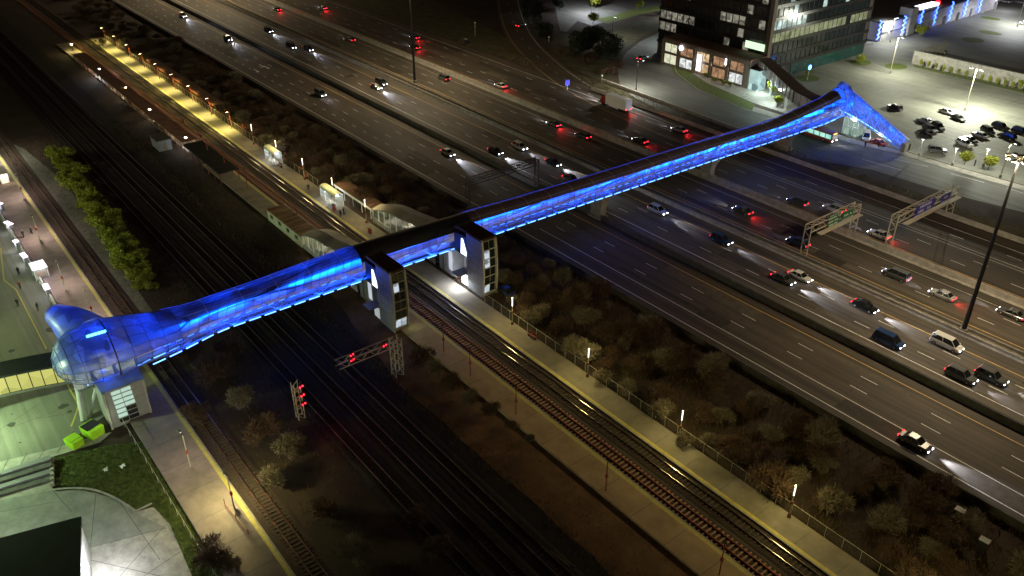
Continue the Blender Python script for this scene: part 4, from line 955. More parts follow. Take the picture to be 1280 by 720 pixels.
# covered walkway from office to bridge
cw=thing('covered_walkway','brown covered walkway on white posts linking office and footbridge','covered walkway',(0,0,0))
pp=[Vector((-160,226.5,0)),Vector((-133,207.5,0)),Vector((-124.5,204.5,0))]
for nm,z0,z1,off,m_ in (('floor',5.2,5.5,1.8,'panel_grey'),('roof',8.6,8.9,2.0,'brown_roof')):
    b=MB(); ribbon(pp,off*2,z1,b); ribbon(pp,off*2,z0,b); b.build(nm,m_,cw)
sd=MB(); sp_=MB()
for a,b in zip(pp,pp[1:]):
    d=(b-a).normalized(); n=Vector((-d.y,d.x,0))
    for s in (-1,1): sd.quad(a+n*1.85*s+Z*5.4,b+n*1.85*s+Z*5.4,b+n*1.85*s+Z*8.6,a+n*1.85*s+Z*8.6)
    L_=(b-a).length
    for i in range(int(L_/3)+1): 
        q_=a+d*min(L_,i*3)
        for s in (-1,1): sp_.bar(q_+n*1.88*s+Z*5.3,q_+n*1.88*s+Z*8.6,.09,k=4)
sd.build('side_glazing',lit_window('walkway_side',(.05,.045,.04),(.22,.2,.16),.35,.4),cw); sp_.build('frame','brick_tan',cw)
pl=MB()
for q_ in (pp[0].lerp(pp[1],.3),pp[0].lerp(pp[1],.72),pp[1].lerp(pp[2],.2)): pl.bar(q_,q_+Z*5.2,.35,.35,10)
build_each(pl,'post','white_paint',cw); light('soffit_lamp','POINT',(-146,213,4.6),(.8,1,.95),2600,cw,.3); light('soffit_lamp','POINT',(-132,206,4.6),(.85,1,.9),1100,cw,.3)
# blue round sign at lot entrance
p=G(1009,100); t=thing('parking_sign','glowing blue round sign beside the office entrance','sign',p); MB().bar((0,0,0),(0,0,4),.08).build('post','galv',t); MB().bar((.1,0,4.2),(.25,0,4.2),.8,.8,16).build('sign_face','blue_sign_lit',t)
# bridge end glass lobby under the hood
t=thing('bus_terminal_lobby','pale green lit glass lobby under the blue hood','lobby',(-116.6,211,0))
MB().box((0,0,2.6),(4.6,4.4,.2)).build('roof','white_paint',t); MB().box((0,0,5.1),(4.8,4.8,.2)).build('upper_roof','white_paint',t)
g=MB(); g.box((0,0,1.3),(4.4,4.2,2.4)); g.build('glazing',lit_window('lobby_green',(.10,.2,.15),(.62,.85,.7),.55,.6),t); g=MB(); g.box((0,0,3.85),(4.4,4.2,2.3)); g.build('upper_glazing',lit_window('lobby_green2',(.15,.25,.2),(.62,.85,.7),.5,.4),t)
f_=MB()
for x in (-2.25,-.8,.8,2.25): f_.box((x,-2.15,2.6),(.16,.16,5.0))
for y in (-.8,.8,2.15): f_.box((2.27,y,2.6),(.16,.16,5.0))
f_.build('frame','white_paint',t); light('lobby_lamp','POINT',(1.0,-3.2,4.9),(.85,1,.85),420,t,.3); light('lobby_lamp','POINT',(9,-3.2,3.0),(1,.95,.85),160,t,.2)
# mall
mw=thing('shopping_mall','long pale mall building with bright blue light sculptures on its wall','mall',(0,0,0))
mx=-166.5
MB().prism([(mx,306),(mx,396),(mx-26,396),(mx-26,306)],0,6.6).build('wall','mall_wall',mw)
MB().prism([(mx+.25,305.7),(mx+.25,396.3),(mx-26,396.3),(mx-26,305.7)],6.6,7.1).build('roof','concrete_dark',mw)
MB().box((mx+.18,351,3.5),(.3,90,.35)).build('ledge','panel_light',mw)
for i in range(9): MB().box((mx+.5,310+i*10.5,1.6),(1.0,.5,3.2)).build('buttress','mall_wall',mw)
MB().box((mx-1.2,325,5.0),(5.0,4.6,10)).build('entrance_tower','mall_wall',mw)
MB().box((mx-4,343,7.5),(3.0,14,1.0)).build('roof_sign','white_sign',mw)
MB().box((mx-4,351.5,7.8),(1.0,2.2,.8)).build('roof_sign_end','tail_light',mw)
light('wall_lamp','POINT',(mx+5,394,6),(.85,.85,1),2200,mw,.4)
for i,px in enumerate((1101,1125,1150,1167,1185,1202,1219)):
    y=onX(px,30,mx+.7).y
    z0,z1=(1.5,8.5) if i<2 else (1.0,8.4)
    b=MB(); q=[]
    xx=mx+.7+(1.7 if i==1 else 0)
    for j in range(9): q.append(Vector((xx,y+(.75 if j%2 else -.75)*(1.5 if i==1 else 1),z0+(z1-z0)*j/8)))
    for a,c in zip(q,q[1:]): b.bar(a,c,.22,k=5)
    b.bar((xx,y,z0),(xx,y,z1),.12,k=4)
    o=b.build('light_sculpture','pylon_blue'); tag(o,'blue glowing zigzag light sculpture on the mall wall, %s from the left'%nth(i),'light sculpture','blue light sculptures on the mall wall')
    light('sculpture_glow','AREA',(xx+.4,y,5),(.06,.15,1),60,None,1,(-1,0,0),sy=6)
# pale lot wall
rw=thing('retaining_wall','long pale wall along the upper edge of the parking lot with climbing plants','wall',(0,0,0))
b=MB(); b.prism([(-143,288.2),(-100,289.2),(-20,291),(-20,291.6),(-100,289.8),(-143,288.9)],0,4.2); b.prism([(-143.6,288.2),(-143,288.2),(-143,310),(-143.6,310)],0,4.2); b.build('wall','concrete',rw)
b=MB(); b.prism([(-143.8,288.0),(-100,289.0),(-20,290.8),(-20,291.8),(-100,290.0),(-143.8,289.1)],4.2,4.45); b.build('coping','concrete',rw)
gpoly('lawn_border','grass',[(1142,81),(1280,113),(1400,143),(1400,147),(1280,116.5),(1142,83.5)],.01)
for i,(px,py,a,b_) in enumerate(((1238,23,10,3.5),(1238,41,11,3.5),(1216,50,10,5),(1158,22,0,0))):
    if a: 
        p=G(px,py); q=[(p.x+math.cos(t)*a*.4,p.y+math.sin(t)*b_*.8,.02) for t in [k*PI/8 for k in range(16)]]; struct('grass_island',MB().poly(q),'grass')
for px,py in ((1036,74),(1075,78),(1120,83),(1010,98)):
    p=G(px,py); q=[(p.x+math.cos(t)*3.4,p.y+math.sin(t)*4.2,.02) for t in [k*PI/8 for k in range(16)]]; struct('grass_island',MB().poly(q),'grass')
# top right far roofs
fb=thing('low_building','low flat white roofed building at the very top behind the grass island','building',G(700,-14)); MB().box((0,0,2.5),(30,20,5)).build('wall','mall_wall',fb); MB().box((0,0,5.1),(30.6,20.6,.3)).build('roof','white_paint',fb)
# black roofed building bottom left
br=thing('black_roof_building','building with a plain black flat roof at the bottom left corner','building',(0,0,0))
c0=Vector((-90.2,4.2)); a1=Vector((-92.4,-4.2))-c0; a1.normalize(); a2=Vector((a1.y,-a1.x)); 
if a2.x<0: a2=-a2
c1=c0+a1*34; c2=c0+a1*34+a2*22; c3=c0+a2*22
MB().prism([tuple(v) for v in (c0,c1,c2,c3)],0,5.7).build('wall','panel_light',br)
e=.25; MB().prism([tuple(v) for v in (c0-a1*e-a2*e,c1+a1*e-a2*e,c2+a1*e+a2*e,c3-a1*e+a2*e)],5.7,6.1).build('roof','black_roof',br)
p=G(98,714,3.4)
lp=c0+a2*6-a1*.35
wlmp=MB().box((lp.x,lp.y,4.0),(.5,.4,.4)).build('wall_lamp','lamp_white',br)
light('wall_light','POINT',(lp.x-a1.x*.7,lp.y-a1.y*.7,3.8),(.9,.95,1),3000,br,.15)
lp2=c0+a1*9-a2*.6
light('wall_light','POINT',(lp2.x,lp2.y,4.0),(.85,1,.8),2800,br,.15); MB().box((lp2.x+a2.x*.3,lp2.y+a2.y*.3,4.1),(.5,.4,.4)).build('wall_lamp','lamp_white',br)
# steps / retaining strips between plaza and yard
st=thing('retaining_steps','dark grey stepped retaining wall between the green plaza and the yard','steps',(0,0,0))
A=G(-60,616); B=G(66,575); A2=G(-60,640); B2=G(66,602)
for i in range(4):
    u0,u1=i/4,(i+.8)/4; a=A.lerp(A2,u0); b=B.lerp(B2,u0); c=B.lerp(B2,u1); d=A.lerp(A2,u1)
    MB().prism([(v.x,v.y) for v in (a,b,c,d)],0,.25+.25*(3-i)).build('step','concrete_dark' if i%2 else 'panel_grey',st)
kb=MB(); ribbon(smooth([G(66,613),G(95,611),G(120,614),G(145,624),(G(170,640))]),.35,.16,kb); ribbon([G(170,640),G(190,630)],.35,.16,kb)
o=kb.build('kerb','concrete'); tag(o,'pale curved kerb along the lower edge of the lawn','kerb')
b=MB()
for i in range(6): p=G(66,577+i*6); b.box((p.x,p.y,.3),(.5,.5,.5))
tag(b.build('edging_stones','concrete'),'short row of stones along the left edge of the lawn','edging')
for (px,py,lb) in ((133,588,'small yellowish litter piece on the dark lawn'),(153,584,'white crumpled litter piece on the dark lawn')):
    p=G(px,py); b=MB()
    for i in range(5): b.poly([(p.x+U(-.5,.5),p.y+U(-.5,.5),U(.05,.35)) for _ in range(4)])
    tag(b.build('litter','white_paint'),lb,'litter')
# yellow painted guard lines
yl=MB()
ribbon([G(-10,306),G(1,311),G(5,350),G(20,362),G(58,436)],.22,.02,yl); ribbon(smooth([G(78,468),G(88,488),G(97,505),G(95,517),G(89,533)]),.25,.02,yl); struct('yellow_kerb_line',yl,'tactile_yellow')
pj=MB()
for k in range(7): gline(pj,(-20+k*23,596-k*7.6),(-12+k*23,580-k*7.0),.1,.016)
for a,b in (((0,640),(66,628)),((66,613),(90,640)),((120,616),(113,684)),((113,684),(208,660)),((150,628),(200,700)),((150,720),(208,655)),((180,720),(225,690)),((113,700),(200,720))): gline(pj,a,b,.08,.012)
for k in range(5): gline(pj,(-60+k*26,560-k*9),(-30+k*40,500+k*2),.08,.002)
struct('paving_joints',pj,'concrete_dark')
sp_m=MB(); rgp=random.Random(8)
for k in range(15):
    p=G(rgp.uniform(0,110),rgp.uniform(380,560)); q=rgp.uniform(.1,1.4); sp_m.poly([(p.x+math.cos(t)*q*rgp.uniform(.5,1),p.y+math.sin(t)*q*rgp.uniform(.5,1),.0+k*.00005) for t in [i*PI/5 for i in range(10)]])
struct('oil_stains',sp_m,mat('stain',(.05,.05,.042),.6,.3,2))
# left footbridge
lb_=thing('covered_footbridge','curved footbridge with black roof and glowing yellow glass at the left edge','footbridge',(0,0,0))
cen=smooth([Vector((-123.5,12.2,0)),Vector((-125.5,6.5,0)),Vector((-127,0,0)),Vector((-127.6,-8,0)),Vector((-127,-18,0))],4)
for nm,z0,z1,wd,m_ in (('floor',4.3,4.7,3.6,'concrete_dark'),('roof',7.7,8.0,4.2,'black_roof')):
    b=MB(); ribbon(cen,wd,z1,b); ribbon(cen,wd,z0,b)
    for s in (1,-1):
        P=[]
        for i in range(len(cen)):
            a=cen[max(0,i-1)]; c=cen[min(len(cen)-1,i+1)]; d=(c-a).normalized(); n=Vector((-d.y,d.x,0)); P.append(cen[i]+n*s*wd/2)
        for a,c in zip(P,P[1:]): b.quad(a+Z*z0,c+Z*z0,c+Z*z1,a+Z*z1)
    b.build(nm,m_,lb_)
for s in (1,-1):
    P=[]; g=MB(); f_=MB()
    for i in range(len(cen)):
        a=cen[max(0,i-1)]; c=cen[min(len(cen)-1,i+1)]; d=(c-a).normalized(); n=Vector((-d.y,d.x,0)); P.append(cen[i]+n*s*1.7)
    for i,(a,c) in enumerate(zip(P,P[1:])): g.quad(a+Z*4.75,c+Z*4.75,c+Z*7.65,a+Z*7.65); f_.bar(a+Z*4.7,a+Z*7.7,.09,k=4)
    g.build('glazing',lit_window('yellow_glass',(.35,.35,.06),(.95,.9,.25),.75,.35),lb_); f_.build('frame','dark_metal',lb_)
cl=thing('slanted_column','pale slanted column under the left end of the blue hall','column',(0,0,0)); MB().bar(G(105,526),(-121.0,11.6,5.2),.45,.55,10).build('shaft','panel_light',cl); MB().bar(G(112,520),(-119.5,14.2,5.0),.3,.35,8).build('shaft','panel_light',cl)
for p_ in ((-127.5,-3),(-127,-14)): 
    o=MB().bar((p_[0],p_[1],0),(p_[0],p_[1],4.3),.4,.4,10).build('column','concrete'); tag(o,'round column under the covered footbridge %s'%('at the left edge' if p_[1]>-10 else 'outside the photo'),'column')
# west stair tower below the bulb
wt=thing('stair_tower','stair tower with lit green windows under the blue glass hall','stair tower',(0,0,0))
b=MB(); 
lowp=[(-113.2,13.2),(-113.2,18.9),(-118.5,18.9),(-118.5,13.2)]; hip=[(-114.6,13.4),(-114.6,19.6),(-119.5,19.6),(-119.5,13.4)]
b.loft([[(x,y,0) for x,y in lowp],[(x,y,5.6) for x,y in hip]],True,True); b.build('wall',MATS['tower_panel'],wt)
g=MB(); dk=MB(); fr=MB()
for i in range(7):
    za,zb_=.5+i*.72,1.05+i*.72
    xa=-113.2-1.4*za/5.6+.05; xb=-113.2-1.4*zb_/5.6+.05
    for j,(a,c) in enumerate(((14.6,15.9),(16.0,17.4))):
        (g if (i>2 or (i in(1,2) and j==0)) else dk).quad((xa,a,za),(xa,c,za),(xb,c,zb_),(xb,a,zb_))
build_each(g,'window',emis('win_green',(.6,.95,.8),.5),wt); build_each(dk,'window','glass_dark',wt)
for yy in (13.3,19.0): fr.bar((-113.1,yy,0),(-114.5,yy+.3,5.6),.2,k=4)
fr.build('frame','pale_frame',wt); light('tower_lamp','POINT',(-112.2,12.6,2.5),(.8,1,.6),60,wt,.2); 
t=thing('door_lamp','small orange lamp beside the stair tower on the west platform','lamp',G(175,500,.35)); MB().bar((0,0,0),(0,0,1.6),.08).build('post','red_pole',t); MB().ball((0,0,1.8),.28).build('lamp_head','lamp_warm',t); light('lamp_light','POINT',(0,.4,2),(1,.65,.4),60,t,.1)
# lime containers
for i,(px,py,s,lb) in enumerate(((94,556,.8,'smaller lime green box beside the paved walk, left one'),(117,542,1.0,'bigger lime green box beside the stair tower, right one'))):
    p=G(px,py); t=thing('waste_container',lb,'container',p,.35,'lime green boxes'); MB().box((0,0,.75*s),(2.6*s,2.0*s,1.5*s),0,1.08).build('body','lime',t); MB().box((-.2,0,1.53*s),(1.8*s,2.2*s,.1)).build('lid','dark_metal' if i else 'lime',t)
    b=MB()
    for x in (-.9,-.3,.3,.9): b.box((x*s,-1.05*s,.75*s),(.1,.1,1.3*s))
    b.build('ribs','lime',t)
# white car roof at left edge
# west platform furniture
def bench(p,rz,label,first=[None]):
    if first[0] is None:
        t=thing('bench',label,'bench',p,rz,'benches on the platforms'); MB().box((0,0,.45),(1.9,.5,.07)).build('seat','rust',t); MB().box((0,.24,.8),(1.9,.06,.4)).build('backrest','rust',t)
        for s in (-1,1): MB().box((s*.8,0,.22),(.08,.45,.44)).build('leg','dark_metal',t)
        first[0]=t
    else: dup(first[0],p,rz,label)
for i,(px,py) in enumerate(((376,212),(382,222),(350,208),(665,422),(250,170),(228,152))): bench(G(px,py,.35),0,'bench on the north platform, '+['by the lamp above the glass shelter','just above the glass shelter','farther above the shelter','at the back edge right of the far lift tower','on the bright yellow lit stretch','second on the bright yellow lit stretch'][i])
def lit_kiosk(p,label,sz,hz,e,cat='kiosk',pw=60,col=COOL):
    t=thing('kiosk',label,cat,p,0); MB().box((0,0,hz*.45),(sz[0]*.8,sz[1]*.8,hz*.9)).build('body','panel_grey',t); MB().box((0,0,hz),(sz[0],sz[1],.15)).build('roof',e,t)
    b=MB()
    for i in (-1,1):
        for j in (-1,1): b.bar((i*sz[0]*.45,j*sz[1]*.45,0),(i*sz[0]*.45,j*sz[1]*.45,hz),.06,k=4)
    build_each(b,'post','white_paint',t); MB().box((sz[0]*.41,0,hz*.5),(.05,sz[1]*.6,hz*.5)).build('sign_panel','brick_tan',t)
    light('kiosk_lamp','POINT',(sz[0]*.7,0,hz+.5),col,pw,t,.2); return t
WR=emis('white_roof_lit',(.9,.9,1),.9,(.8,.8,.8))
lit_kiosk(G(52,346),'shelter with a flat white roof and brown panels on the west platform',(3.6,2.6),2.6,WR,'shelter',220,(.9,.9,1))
for i,(px,py,lb) in enumerate(((62,368,'low white lit bench shelter just above the bridge head'),(34,328,'small white lit stand left above the white roofed shelter'),(24,310,'small purple white lit stand second above the shelter'),(15,287,'white lit stand between the two lamp posts at left'),(4,262,'white lit cabinet near the left edge'))):
    p=G(px,py+3); t=thing('ticket_stand',lb,'ticket stand',p,.1*i); MB().box((0,0,.9),(.9,.7,1.8)).build('body','panel_grey',t); MB().box((-.3,0,2.05),(2.4 if i in (0,1,3) else 1.3,.9,.14)).build('lit_top',emis('stand_top',(.78,.72,1),2.2,(.7,.7,.8)),t); light('stand_lamp','POINT',(-.2,-.8,1.6),(.85,.85,1),90,t,.2)
t=thing('ticket_booth','white and orange booth at the left edge above the platform stands','booth',G(5,226)); MB().box((0,0,1.3),(5.5,1.8,2.6)).build('body','white_paint',t); MB().box((0,0,2.7),(5.8,2.1,.15)).build('roof','brick_tan',t); MB().box((2.78,0,1.3),(.05,1.2,1.8)).build('window','warm_panel',t); light('booth_lamp','POINT',(3.4,0,2.2),(1,.8,.6),120,t,.2)
o=MB(); o.prism([(-300,15.2),(-128,15.2),(-128,15.5),(-300,15.5)],0,.9); tag(o.build('low_wall','panel_light'),'low pale wall between the west platform and the bus loop','wall')
b=MB(); p=G(250,600,.35); q=G(275,640,.35); b.bar(G(281,630,.9),G(311,668,.9),.06); 
for u in (0,.5,1): a=G(281,630,.35).lerp(G(311,668,.35),u); b.bar(a,a+Z*.9,.05)
tag(b.build('handrail','rust'),'long rusty handrail on the west platform by the lit lamp','handrail')
# bins
b0=None
for i,(px,py,lb) in enumerate(((462.5,291,'red brown bin on the north platform below the cream wall'),(305,160,'red brown bin by the far platform lamps'),(330,180,'red brown box beside the far lamp lit bush'),(418,262,'dark bin in front of the glass shelter'),(372,300,'red box on the south platform by the red canopy'),(284,214,'yellow lit box at the tip of the south platform'))):
    p=G(px,py,.35)
    if b0 is None:
        b0=thing('litter_bin',lb,'bin',p,0,'bins on the platforms'); MB().box((0,0,.6),(.8,.6,1.2),0,.9).build('body','red_pole',b0); MB().box((0,0,1.25),(.9,.7,.1)).build('lid','dark_metal',b0)
    else: dup(b0,p,0,lb)
# ---------------------------------------------------------------- people
def person_mesh():
    V=[(0,0,.95),(0,0,1.2),(0,0,1.42),(0,0,1.52),(0,.02,1.66),(.1,0,.9),(.12,.06,.5),(.13,-.02,.08),(.13,.14,.04),(-.1,0,.9),(-.13,.0,.5),(-.14,-.12,.08),(-.14,.04,.04),(.2,0,1.4),(.27,.0,1.12),(.25,.12,.88),(-.2,0,1.4),(-.27,-.02,1.12),(-.24,.1,.88)]
    E=[(0,1),(1,2),(2,3),(3,4),(0,5),(5,6),(6,7),(7,8),(0,9),(9,10),(10,11),(11,12),(2,13),(13,14),(14,15),(2,16),(16,17),(17,18)]
    rad=[.16,.15,.17,.07,.115,.11,.08,.055,.05,.11,.08,.055,.05,.075,.055,.045,.075,.055,.045]
    me=bpy.data.meshes.new('person'); me.from_pydata(V,E,[]); o=bpy.data.objects.new('person',me); C.objects.link(o)
    sk_=o.modifiers.new('skin','SKIN'); 
    if not me.skin_vertices: me.attributes.new if 0 else None
    return o,me,rad
def cloth(nm,coat,leg):
    m,nt,N,L,P=_nt(nm); tc=N.new('ShaderNodeTexCoord'); s=N.new('ShaderNodeSeparateXYZ'); L.new(tc.outputs['Object'],s.inputs[0]); r=N.new('ShaderNodeValToRGB'); mr=N.new('ShaderNodeMath'); mr.operation='DIVIDE'; mr.inputs[1].default_value=1.8; L.new(s.outputs['Z'],mr.inputs[0]); L.new(mr.outputs[0],r.inputs[0]); r.color_ramp.interpolation='CONSTANT'
    e=r.color_ramp.elements; e[0].color=(*leg,1); e[1].position=.5; e[1].color=(*coat,1); q=e.new(.845); q.color=(.35,.22,.16,1); q=e.new(.95); q.color=(.03,.02,.015,1)
    L.new(r.outputs[0],P.inputs['Base Color']); return m
def limb_body(mat_):
    "one continuous surface: metaball figure converted to a mesh"
    mb=bpy.data.metaballs.new('person_mb'); mb.resolution=.05; mb.render_resolution=.05; mb.threshold=.35
    def ch(a,b,r0,r1,n):
        for i in range(n+1):
            t=i/n; e=mb.elements.new(); e.co=Vector(a).lerp(Vector(b),t); e.radius=r0+(r1-r0)*t
    ch((0,0,.95),(0,0,1.38),.23,.26,5); ch((-.16,0,1.4),(.16,0,1.4),.15,.15,4); ch((0,0,1.45),(0,.01,1.56),.11,.1,2); ch((0,.01,1.64),(0,.02,1.70),.17,.16,2)
    e=mb.elements.new(); e.co=(0,.13,1.65); e.radius=.05
    for s,f in ((1,.10),(-1,-.08)):
        ch((s*.09,0,.92),(s*.11,f*.5,.5),.17,.12,6); ch((s*.11,f*.5,.5),(s*.12,f,.07),.12,.085,7); ch((s*.12,f,.05),(s*.13,f+.17,.04),.075,.06,3)
        ch((s*.2,0,1.38),(s*.27,0,1.12),.11,.085,4); ch((s*.27,0,1.12),(s*.24,.12,.88),.085,.06,5); 
        for k in range(4): ch((s*.24+(k-1.5)*.022,.14,.86),(s*.24+(k-1.5)*.024,.165,.79),.026,.02,3)
        ch((s*.22,.15,.86),(s*.20,.185,.83),.024,.02,2)
    o=bpy.data.objects.new('person_mb',mb); C.objects.link(o)
    bpy.context.view_layer.update(); dg=bpy.context.evaluated_depsgraph_get(); me=bpy.data.meshes.new_from_object(o.evaluated_get(dg)); bpy.data.objects.remove(o); me.name='person'; me.materials.clear(); me.materials.append(mat_); me.polygons.foreach_set('use_smooth',[True]*len(me.polygons)); return me
pm=[limb_body(cloth('cloth_a',(.02,.02,.03),(.03,.03,.05))),None]
m2=pm[0].copy(); m2.materials[0]=cloth('cloth_b',(.16,.02,.02),(.02,.02,.03)); pm[1]=m2
for i,(px,py,z,k,rz,lb) in enumerate(((386,238,.35,0,1,'person in a dark coat standing just above the glass shelter'),(417,262,.35,0,2.2,'person in dark clothes standing in front of the glass shelter'),(426,271,.35,0,.4,'person in dark clothes waiting right of the shelter, nearer the track'),(430,268,.35,0,3,'person in dark clothes waiting right of the shelter, nearer the canopy'),(341,198,.35,1,2,'person in a red jacket on the platform by the lit bush'),(308,166,.35,1,1,'person in a red jacket by the far platform lamps'),(40,292,.35,0,.5,'person in dark clothes between the lamp posts on the west platform'),(30,297,.35,0,2,'person in dark clothes beside the purple lit stand'),(23,383,0,0,1,'person in dark clothes crossing the green plaza above the bridge head'),(24,343,0,0,2,'person in dark clothes standing left of the white roofed shelter'),(26,361,0,1,2,'person in a red jacket by the yellow painted line'),(48,388,0,0,2.5,'person in dark clothes close to the tip of the bridge head'),(180,506,.35,1,1,'person in a red jacket beside the orange lamp of the stair tower'),(1098,184,.03,0,1,'person in dark clothes standing beside the white van'),(1081,184,.03,1,1,'person in a red jacket before the white van'),(1218,207,.03,0,2,'person in dark clothes on the parking lot kerb'))):
    o=bpy.data.objects.new('person',pm[k]); C.objects.link(o); o.location=G(px,py,z); o.rotation_euler=(0,0,rz); tag(o,lb,'person')
# ---------------------------------------------------------------- vehicles
PAINT={n:mat('car_'+n,c,.28,.05,1,metal=.3,spec=.6) for n,c in dict(silver=(.42,.43,.45),white=(.72,.72,.72),black=(.012,.012,.014),grey=(.10,.105,.11),red=(.25,.015,.01),blue=(.02,.05,.16)).items()}
mat('car_glass',(.01,.012,.014),.08,.2,1,spec=.9); mat('car_trim',(.02,.02,.02),.6,.1,1)
emis('lamp_off_red',(1,0,0),.02,(.25,.01,.01)); emis('lamp_off_white',(1,1,1),.03,(.6,.6,.6))
def car_meshes(kind):
    L_,W_,H_={'sedan':(4.7,1.8,1.45),'suv':(4.8,1.9,1.75),'van':(5.2,1.98,1.95)}[kind]
    def sec(x,hw,z0,z1,r=.12): return [(x,-hw,z0+.1),(x,-hw*1.0,z1-r),(x,-hw+.14,z1),(x,hw-.14,z1),(x,hw,z1-r),(x,hw,z0+.1),(x,hw-.1,z0),(x,-hw+.1,z0)]
    h=L_/2; w=W_/2; bz=.95 if kind!='sedan' else .85
    st={'sedan':[(-h,.82*w,.35,.72),(-h+.15,.95*w,.25,.86),(-h+.9,w,.2,bz+.02),(-.2,w,.18,bz),(h-1.3,w,.2,bz-.03),(h-.5,.97*w,.22,.76),(h-.1,.88*w,.28,.62),(h,.75*w,.35,.55)],
        'suv':[(-h,.88*w,.38,.9),(-h+.12,.97*w,.28,1.0),(-h+.9,w,.24,bz+.08),(0,w,.22,bz+.05),(h-1.2,w,.24,bz),(h-.4,.97*w,.26,.9),(h-.08,.9*w,.3,.78),(h,.8*w,.38,.68)],
        'van':[(-h,.92*w,.38,1.0),(-h+.1,.99*w,.28,1.1),(-h+1,w,.24,1.1),(0,w,.22,1.08),(h-1.1,w,.24,1.02),(h-.4,.97*w,.26,.92),(h-.08,.9*w,.3,.78),(h,.8*w,.38,.68)]}[kind]
    body=MB().loft([sec(*s) for s in st],True,True)
    cab={'sedan':[(-h+.55,-h+1.35,h-2.05,h-1.25)],'suv':[(-h+.12,-h+.5,h-2.0,h-1.2)],'van':[(-h+.1,-h+.35,h-1.75,h-.8)]}[kind][0]
    z0=bz-.04 if kind=='sedan' else bz+.02; 
    gl_=MB().loft([[(cab[0],-w*.88,z0),(cab[3],-w*.88,z0),(cab[3],w*.88,z0),(cab[0],w*.88,z0)],[(cab[1],-w*.70,H_-.05),(cab[2],-w*.70,H_-.05),(cab[2],w*.70,H_-.05),(cab[1],w*.70,H_-.05)]],True,False)
    rf=MB().loft([[(cab[1]-.08,-w*.73,H_-.07),(cab[2]+.08,-w*.73,H_-.07),(cab[2]+.08,w*.73,H_-.07),(cab[1]-.08,w*.73,H_-.07)],[(cab[1]+.05,-w*.66,H_),(cab[2]-.05,-w*.66,H_),(cab[2]-.05,w*.66,H_),(cab[1]+.05,w*.66,H_)]],True,True)
    for s in (-1,1):
        for (xa,xb) in ((cab[0],cab[1]),(cab[3],cab[2]),((cab[0]+cab[3])/2,(cab[1]+cab[2])/2)): rf.bar((xa,s*w*.885,z0),(xb,s*w*.71,H_-.05),.045,k=4)
        rf.box((cab[3]-.15,s*(w+.06),z0+.08),(.14,.2,.14))
    return body,gl_,rf,h,w,bz
def make_car(kind,paint,lights,loc,rz,label,group):
    name={'sedan':'car','suv':'car','van':'minivan'}[kind]
    t=thing(name,label,'car' if kind!='van' else 'van',loc,rz,group); body,gl_,rf,h,w,bz=car_meshes(kind)
    body.build('body',PAINT[paint],t,False); gl_.build('windows','car_glass',t); rf.build('roof',PAINT[paint],t)
    for x in (-h+.9,h-.95):
        for s in (-1,1):
            o=MB().bar((0,-.11,0),(0,.11,0),.33,.33,14).build('wheel','tyre',t,loc=(x,s*(w-.08),.33)); MB().bar((0,-.12,0),(0,.12,0),.19,.19,10).build('rim','galv',o)
    z=.68 if kind=='sedan' else .82
    for s in (-1,1):
        MB().box((h-.02,s*w*.62,z-.2),(.1,.34,.13)).build('headlight','head_light' if lights else 'lamp_off_white',t)
        MB().box((-h+.05,s*w*.72,z+.02),(.12,.34,.16)).build('taillight','tail_light' if lights else 'lamp_off_red',t)
    MB().box((h-.01,0,.45),(.06,.5,.12)).build('number_plate','white_paint',t); MB().box((-h+.01,0,.6),(.06,.5,.12)).build('number_plate','white_paint',t)
    return t
protoc={}
def car(kind,paint,lights,loc,rz,label,group):
    key=(kind,paint,lights)
    if key not in protoc: protoc[key]=t=make_car(kind,paint,lights,loc,rz,label,group)
    else: t=dup(protoc[key],loc,rz,label,group)
    return t
PL='parked cars in the lot'
for i,(px,py,k,p,a,lb) in enumerate(((1118,137,'suv','black',-.25,'black car parked alone beside the top of the blue hood'),(1183,142,'sedan','silver',-.2,'silver sedan at the foot of the twin headed lamp'),(1197,150,'sedan','black',-.35,'dark sedan just right below the silver sedan by the lamp'),(1155,153,'sedan','silver',-.15,'silver sedan at the left end of the left cluster'),(1172,161,'suv','black',-.55,'black car with bright roof in the left cluster, right one'),(1162,164,'suv','grey',-.35,'grey car in the middle of the left cluster'),(1157,168,'sedan','black',-.3,'dark sedan lowest in the left cluster'),(1205,182,'suv','white',-.25,'white car in front of the middle pair'),(1212,177,'sedan','black',-.3,'dark car behind the white one of the middle pair'),(1224,171,'sedan','silver',-.2,'silver sedan at the left of the right cluster'),(1234,166,'suv','black',-.55,'black car between the silver sedan and the rear dark car'),(1250,161,'suv','black',-.15,'black car at the back of the right cluster'),(1258,173,'suv','black',-.1,'large black car in front of the right cluster'),(1275,167,'suv','black',-.1,'black car cut by the right edge of the photo'),(1171,190,'suv','grey',.6,'grey car nearest the kerb by the leafless tree'),(1276,4,'sedan','silver',0,'silver car at the upper right corner'),(1256,3,'sedan','white',0,'white car at the top of the upper lot'),(1262,2,'suv','grey',0,'grey car between the two at the top of the upper lot'),(1176,66,'sedan','grey',.2,'dark grey car parked behind the pale wall'),(1281,31,'sedan','white',0,'white car beside the upper right lot lamp'))):
    # the cars stand along the stalls: across the photo
    base=math.atan2((G(1204,160)-G(1183,154)).y,(G(1204,160)-G(1183,154)).x)
    car(k,p,0,G(px,py),base+a+(PI if i%3==0 else 0),lb,PL)
car('van','white',0,Vector((-112.2,210.2,.03)),-PI/2+.5,'white minivan parked under the blue hood','waiting vehicles')
car('sedan','red',0,Vector((-107.6,208.9,.03)),0,'dark red car behind the white minivan under the hood','waiting vehicles')
car('sedan','silver',1,G(803,74),math.radians(100),'car with red tail lights driving up the street bend','street cars')
car('sedan','grey',1,G(651,33),math.radians(105),'car with red tail lights on the curved ramp','street cars')
